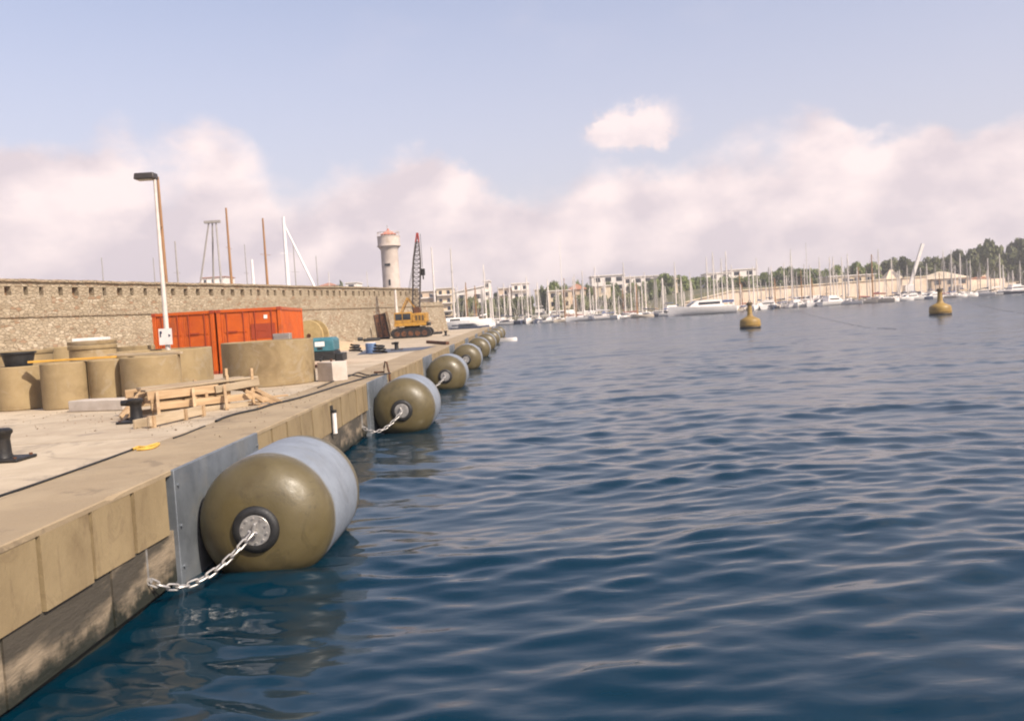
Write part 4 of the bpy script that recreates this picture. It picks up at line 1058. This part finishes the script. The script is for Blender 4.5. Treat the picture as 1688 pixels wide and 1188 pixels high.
# ------------------------------------------------------------------ boats
def hull_mesh(L, B, Fb, m, sheer=.35):
    """hull with pointed bow at +x"""
    mb = MB(); st = []; ns = 12
    for i in range(ns + 1):
        t = i / ns; x = -L / 2 + L * t
        w = B / 2 * (1 - max(0, (t - .45) / .55) ** 2.1) * (.78 + .22 * min(1, t / .35)); z = Fb * (1 + sheer * max(0, t - .3) ** 1.6)
        st.append([(x, w, z), (x + .02 * L * t, w * .86, z * .3), (x + .0, w * .35, -.35), (x, -w * .35, -.35), (x + .02 * L * t, -w * .86, z * .3), (x, -w, z)])
    vs = [p for s in st for p in s]; fs = []
    for i in range(ns):
        for k in range(5): fs.append((i * 6 + k, i * 6 + k + 1, (i + 1) * 6 + k + 1, (i + 1) * 6 + k))
        fs.append((i * 6 + 5, i * 6, (i + 1) * 6, (i + 1) * 6 + 5))
    fs.append((0, 1, 2, 3, 4, 5)); mb.add(vs, [f[::-1] for f in fs], True); return mb
def sailboat(L, mh, hm, mm, cm, label, group, loc=(0, 0, 0), rz=0.0, ketch=False, thick=0, stays=True):
    r = thing('sailing_yacht', label, 'sailboat', loc, rz, group); B = L * .29; Fb = L * .095
    h = hull_mesh(L, B, Fb, hm).build('hull', hm, r, ang=50)
    MB().lathe([(.001, 0)], None, 3)
    c = MB().prism([(-L * .12, -B * .27), (L * .16, -B * .24), (L * .24, -B * .1), (L * .24, B * .1), (L * .16, B * .24), (-L * .12, B * .27)], Fb * .98, Fb + .045 * L).build('cabin', HULLW, r, bevel=.05)
    for s in (-1, 1): MB().lim(-L * .08, L * .12, s * B * .275 - .02, s * B * .275 + .02, Fb + .012 * L, Fb + .032 * L).build('window', GLASS, c)
    masts = [(L * .08, mh)] + ([(-L * .36, mh * .72)] if ketch else [])
    for mx, H in masts:
        m_ = MB().tube((mx, 0, Fb), (mx, 0, H), thick or .17 + L * .006, (thick or .24) * .5, n=8).build('mast', mm, r)
        sp = MB()
        for t in (.45, .72): sp.bar((mx, -B * .28, H * t), (mx, B * .28, H * t), .09, .05)
        sp.build('spreader', mm, m_)
        if not stays: continue
        sh = MB()
        for s in (-1, 1): sh.tube((mx - .2, s * B * .42, Fb), (mx, s * .04, H * .96), .025, n=4)
        sh.tube((L * .48 if mx > 0 else mx + L * .3, 0, Fb * 1.2), (mx, 0, H * .97), .025, n=4); sh.tube((-L * .48, 0, Fb), (mx, 0, H), .025, n=4); sh.build('stay', mm, m_)
        bm = MB().tube((mx - .1, 0, Fb + .12 * L), (mx - L * .36, 0, Fb + .115 * L), .09, .08, n=8).build('boom', mm, r)
        MB().tube((mx - .1, 0, Fb + .135 * L), (mx - L * .35, 0, Fb + .122 * L), .24, .13, n=8).build('sail_cover', cm, bm)
    return r
def motorboat(L, hm, cm, label, group, loc=(0, 0, 0), rz=0.0, fly=True, low=False):
    r = thing('motor_yacht', label, 'motorboat', loc, rz, group); B = L * .30; Fb = L * .115
    hull_mesh(L, B, Fb, hm, .5).build('hull', hm, r, ang=50)
    z = Fb * .98
    c = MB().add([(-L * .30, -B * .36, z), (L * .24, -B * .33, z), (L * .24, B * .33, z), (-L * .30, B * .36, z), (-L * .28, -B * .33, z + L * .10), (L * .08, -B * .30, z + L * .10), (L * .08, B * .30, z + L * .10), (-L * .28, B * .33, z + L * .10)],
        [(0, 1, 5, 4), (1, 2, 6, 5), (2, 3, 7, 6), (3, 0, 4, 7), (4, 5, 6, 7)]).build('cabin', cm if low else HULLW, r)
    for s in (-1, 1): MB().box((-L * .09, s * B * .352, z + L * .055), (L * .32, .05, L * .035)).build('window', GLASS, c)
    MB().bar((L * .235, 0, z + L * .03), (L * .11, 0, z + L * .095), B * .55, .06).build('windscreen', GLASS, c)
    if fly:
        MB().lim(-L * .26, L * .02, -B * .27, B * .27, z + L * .102, z + L * .145).build('flybridge', HULLW, r, bevel=.05)
        MB().lim(-L * .24, -L * .06, -B * .26, B * .26, z + L * .20, z + L * .215).build('bimini', cm, r); po = MB()
        for s in (-1, 1): po.tube((-L * .2, s * B * .24, z + L * .14), (-L * .16, s * B * .24, z + L * .2), .05, n=5)
        po.build('frame', GALV, r)
    else: MB().lim(-L * .46, -L * .29, -B * .38, B * .38, z + L * .05, z + L * .085).build('cockpit_cover', cm, r, bevel=.05)
    return r
# boat kinds, then copies along the marina
kinds = []
for L, mh, hm, mm, cm, txt in ((11, 13.5, HULLW, MASTP, COVB, 'white sailing yacht with a blue sail cover'), (12.5, 15.5, HULLW, MASTP, WPAINT, 'white sailing yacht with a white sail cover'), (9.5, 11.5, HULLW, MASTG, COVT, 'white sailing yacht with a tan sail cover'),
                               (11, 12.5, HULLD, MASTP, COVD, 'navy-hulled sailing yacht with a dark sail cover'), (10, 12, HULLC, MASTB, COVR, 'cream sailing yacht with a wooden mast and red sail cover'), (9, 10.5, HULLW, MASTP, COVD, 'small white sailing yacht with a dark sail cover')):
    kinds.append((sailboat(L, mh, hm, mm, cm, txt, 'g'), txt, 'sail', L))
for L, hm, cm, txt, fl in ((10, HULLW, COVB, 'white motorboat with a blue bimini', True), (8.5, HULLW, COVD, 'small white motorboat with a dark cockpit cover', False), (12, HULLW, COVT, 'white flybridge cruiser with a tan bimini', True), (8, HULLC, COVB, 'cream motorboat with a blue cockpit cover', False)):
    kinds.append((motorboat(L, hm, cm, txt, 'g', fly=fl), txt, 'motor', L))
WL = [(690, 547), (760, 541), (840, 535), (1000, 527), (1140, 518.5), (1240, 511), (1400, 502), (1550, 492), (1688, 483), (1740, 480)]
def wl(px):
    for (a, b), (c, d) in zip(WL[:-1], WL[1:]):
        if a <= px <= c: return b + (d - b) * (px - a) / (c - a)
    return WL[-1][1]
used = set()
def put(ki, px, back, rz, row, sc=1.0):
    o, txt, ty, L = kinds[ki]
    p = G(px, wl(px), 0); Y = p.y + back; Y = min(Y, front(p.x) - 4) if row != 'inner' else Y
    x = SH(px, Y); Y = min(Y, front(x) - L * .5 - 1)
    c = o if ki not in used else dup(o); used.add(ki)
    c['label'] = txt + {'outer': ' in the outermost marina row', 'middle': ' in the middle marina row', 'inner': ' close under the shore quay'}[row]
    c['group'] = row + ' row of moored yachts'
    c.location = (x, Y, 0); c.rotation_euler = (0, 0, rz); c.scale = (sc, sc, sc * (rb.uniform(.72, 1.22) if ty == 'sail' else 1.0))
rb = random.Random(11)
px = 748
while px < 1700:
    if not (1100 < px < 1222 or 838 < px < 915):
        put(rb.choice([0, 1, 2, 4, 5, 6, 7, 8, 9, 6, 7, 3]), px, 2, rb.choice([R(8), R(-14), R(170), R(188), R(200), R(155), R(25)]), 'outer', rb.uniform(.75, 1.0))
    px += rb.uniform(15, 24)
px = 752
while px < 1700:
    put(rb.choice([0, 1, 2, 5, 0, 1, 4, 3, 6]), px, 9, rb.choice([R(90), R(-90), R(70), R(255), R(20)]), 'middle', rb.uniform(.7, 1.05)); px += rb.uniform(12, 19)
px = 756
while px < 1700:
    put(rb.choice([0, 1, 2, 5, 0, 1, 2, 4]), px, 16, rb.choice([R(90), R(-90), R(80), R(262)]), 'inner', rb.uniform(.65, 1.0)); px += rb.uniform(11, 18)
for ki, (o, txt, ty, L) in enumerate(kinds):                  # a kind that no berth drew is put in the middle row
    if ki not in used: put(ki, 1010 + 90 * ki % 600, 9, R(90), 'middle', .9)
def solo(px, py, L, hm, cm, label, rz, fly=True, low=False):
    p = G(px, py, 0); motorboat(L, hm, cm, label, 'large motor yachts', (p.x, p.y + 2, 0), rz, fly, low)
solo(1160, 518.5, 16.5, HULLW, COVB, 'big white motor yacht with long dark windows lying broadside before the retaining wall', R(185), False)
solo(878, 530, 15, HULLW, WPAINT, 'big white flybridge yacht lying broadside beyond the quay end', R(172))
solo(763, 541, 8, HULLW, COVD, 'small motorboat with a low dark cabin just past the harbour wall', R(5), False, True)
solo(774, 547, 7.5, HULLD, COVD, 'dark low motorboat beside the far end of the quay', R(8), False, True)
def tall(pxt, pyt, pxb, Y, mm, hm, label, ketch=False, L=None, rz=None, cm=COVT, thick=.13, stays=False):
    x = D(pxb, 470, Y).x; H = D(pxt, pyt, Y).z; L = L or H * .75
    rz = random.uniform(-.5, .5) if rz is None else rz
    sailboat(L, H, hm, mm, cm, label, 'tall yachts beyond the harbour wall', (x - L * .08 * math.cos(rz), Y - L * .08 * math.sin(rz), 0), rz, ketch, thick, stays)
tall(258, 292, 274, 118, MASTB, HULLD, 'classic yacht with the tallest varnished mast, right behind the lamp post', L=22, thick=.32)
tall(368, 343, 382, 130, MASTB, HULLW, 'classic yacht with a varnished mast in front of the orange-banded block', L=19, thick=.27)
tall(430, 360, 441, 134, MASTB, HULLW, 'classic yacht with a varnished mast next to the thick white mast', L=18, thick=.26)
tall(461, 358, 475, 128, mat('thick_white_mast', (.82, .78, .74), (.76, .72, .68), 2, .4), HULLW, 'large white yacht with a thick white mast and slanting white stay', L=20, thick=.40)
tall(411, 428, 418, 126, mat('thick_white_mast', (.8, .8, .8)), HULLW, 'smaller yacht with a short white mast between the varnished masts', L=10, thick=.34)
tall(287, 398, 294, 132, MASTG, HULLC, 'yacht with a grey mast just right of the tallest varnished mast', L=15, thick=.2)
tall(163, 425, 171, 140, MASTG, HULLW, 'yacht with a lone grey mast over the left part of the wall', L=12)
tall(401, 403, 408, 150, MASTG, HULLW, 'yacht with a thin grey mast left of the short white mast', L=14)
tall(482, 402, 488, 152, MASTG, HULLW, 'yacht with a thin grey mast right of the thick white mast', L=13)
tall(520, 422, 524, 165, MASTG, HULLW, 'yacht with a thin grey mast midway to the lighthouse', L=12)
tall(540, 448, 543, 170, MASTP, HULLW, 'yacht with a short pale mast near the small white house', L=9)
tall(604, 447, 606, 175, MASTP, HULLW, 'yacht with a short pale mast just left of the lighthouse', L=9)
tall(250, 425, 256, 150, MASTG, HULLW, 'yacht with a thin grey mast left of the lamp post', L=12)
tall(703, 408, 715, 190, MASTP, HULLW, 'tall white sloop mast just right of the crane boom', L=20, thick=.26)
tall(738, 410, 746, 196, MASTP, HULLW, 'tall white sloop at the end of the harbour wall', L=20, thick=.26)
tall(922, 392, 926, 262, MASTP, HULLW, 'tall pale-masted sloop rising above the cream buildings', L=22)
tall(1328, 400, 1331, 262, MASTP, HULLW, 'tall pale-masted sloop before the leafy trees', L=22)
# slanting stay of the thick white mast: a furled headsail
hs = D(469, 372, 128); hb_ = D(521, 478, 128)
st_o = [o for o in COL.objects if o.get('label', '').startswith('large white yacht with a thick')][0]
inv = (Matrix.Translation(st_o.location) @ st_o.rotation_euler.to_matrix().to_4x4()).inverted()
MB().tube(inv @ hs, inv @ (hb_ + (hb_ - hs) * .5), .13, .22, n=8).build('furled_headsail', mat('thick_white_mast', (.8, .8, .8)), st_o)
# grey tripod rig seen over the wall
trg = thing('sheerlegs', 'grey three-legged rig standing between the wall and the varnished masts', 'rig', (D(350, 470, 122).x, 122, 0))
tp = D(350, 367, 122) - trg.location
for i, (a, b) in enumerate(((333, 470), (352, 470), (362, 470))):
    q_ = D(a, b, 122 + (0, 1.5, -1)[i]) - trg.location; q_ = tp + (q_ - tp) * 2.1
    MB().tube(q_, tp + Vector((.5 * (i - 1), 0, 0)), .16, .11, n=8).build('leg', MASTG, trg)
MB().box(tp + Vector((0, 0, .1)), (2.2, .5, .35)).build('head', MASTG, trg)
MB().lim(-3.5, 3.5, -2.5, 2.5, -.4, 1.0).build('pontoon', RUST, trg)
# slanting boom crane on the shore
sc_ = thing('boat_crane', 'pale slanting crane boom rising among the masts before the pines', 'crane', (SH(1500, 288), 288, terr(SH(1500, 288), 288)))
c0_, c1_ = D(1500, 470, 288) - sc_.location, D(1521, 402, 288) - sc_.location
MB().bar(c0_, c1_, .9, .9).build('boom', mat('crane_white', (.75, .7, .64), (.68, .62, .56), 2, .6), sc_)
MB().lim(-2, 1, -1.2, 1.2, .8, 3.2).build('cab', WPAINT, sc_, bevel=.1); MB().lim(-3, 3.2, -1.3, 1.3, 0, .9).build('carrier', IRON, sc_)

# ------------------------------------------------------------------ buoys, dinghy, floating line
def buoy(p, s, label, rz):
    o = thing('mooring_buoy', label, 'buoy', (p.x, p.y + 1.0, 0), rz); o.scale = (s, s, s)
    MB().lathe([(.001, -.5), (1.0, -.5), (1.06, .0), (1.08, .30), (1.14, .32), (1.14, .42), (1.08, .44), (1.08, .78), (1.0, .95), (.62, 1.14), (.36, 1.28), (.27, 1.5), (.23, 2.3), (.21, 2.45)], None, 32).build('float', BUOYY, o, ang=50)
    MB().lathe([(.21, 2.45), (.30, 2.46), (.30, 2.72), (.18, 2.78), (.001, 2.78)], None, 20).build('head', mat('buoy_top', (.10, .07, .03), (.08, .05, .02), 5, .6), o)
    MB().lathe([(1.085, -.02), (1.10, .02), (1.10, .14), (1.085, .18)], None, 32).build('rubbing_band', IRON, o)
    MB().tube((.18, -.25, 1.3), (.2, -.55, .95), .05, n=6).build('ladder_bar', BUOYY, o)
    MB().path([(.0 + .16 * math.cos(a / 8 * 6.283), -.02, 2.86 + .14 * math.sin(a / 8 * 6.283)) for a in range(9)], .03).build('eye', IRON, o)
b = G(1241, 541, 0); buoy(b, 1.0, 'yellow mooring buoy with a broad waisted float, opposite the big broadside yacht', R(20)); bA = b
b = G(1557, 519, 0); buoy(b, 1.1, 'larger yellow mooring buoy lying before the pavilion and pines', R(70)); bB = b
for (b, pts, lab) in ((bA, [(1262, 512), (1300, 511), (1340, 520), (1380, 530), (1430, 540), (1478, 542)], 'dark slack mooring line floating near the waisted yellow buoy'), (bB, [(1590, 498), (1620, 504), (1650, 511), (1690, 517)], 'dark slack mooring line floating near the larger yellow buoy')):
    P = [G(x, y, .03) for x, y in pts]
    o = MB().path(P, .014, 6).build('mooring_line', IRON, None); tag(o, lab, 'rope')
dg = G(836, 562, 0)
d_ = thing('dinghy', 'small white flat boat tied at the last fender of the quay', 'dinghy', (dg.x, dg.y, 0), R(4))
hull_mesh(2.2, 1.0, .34, HULLW, .2).build('hull', HULLW, d_, ang=50); MB().lim(-.35, -.1, -.4, .4, .33, .38).build('thwart', WOOD, d_)

# ------------------------------------------------------------------ air
hz = MB().lim(-1500, 1500, -400, 2300, -4.5, 45).build('haze', bpy.data.materials.new('haze'), None); hz['kind'] = 'stuff'
hm = hz.data.materials[0]; hm.use_nodes = True; ht = hm.node_tree; ht.nodes.clear()
vo = ht.nodes.new('ShaderNodeVolumePrincipled'); vo.inputs['Color'].default_value = (.93, .90, .91, 1); vo.inputs['Density'].default_value = .00055; vo.inputs['Anisotropy'].default_value = .2
ho = ht.nodes.new('ShaderNodeOutputMaterial'); ht.links.new(vo.outputs[0], ho.inputs['Volume'])
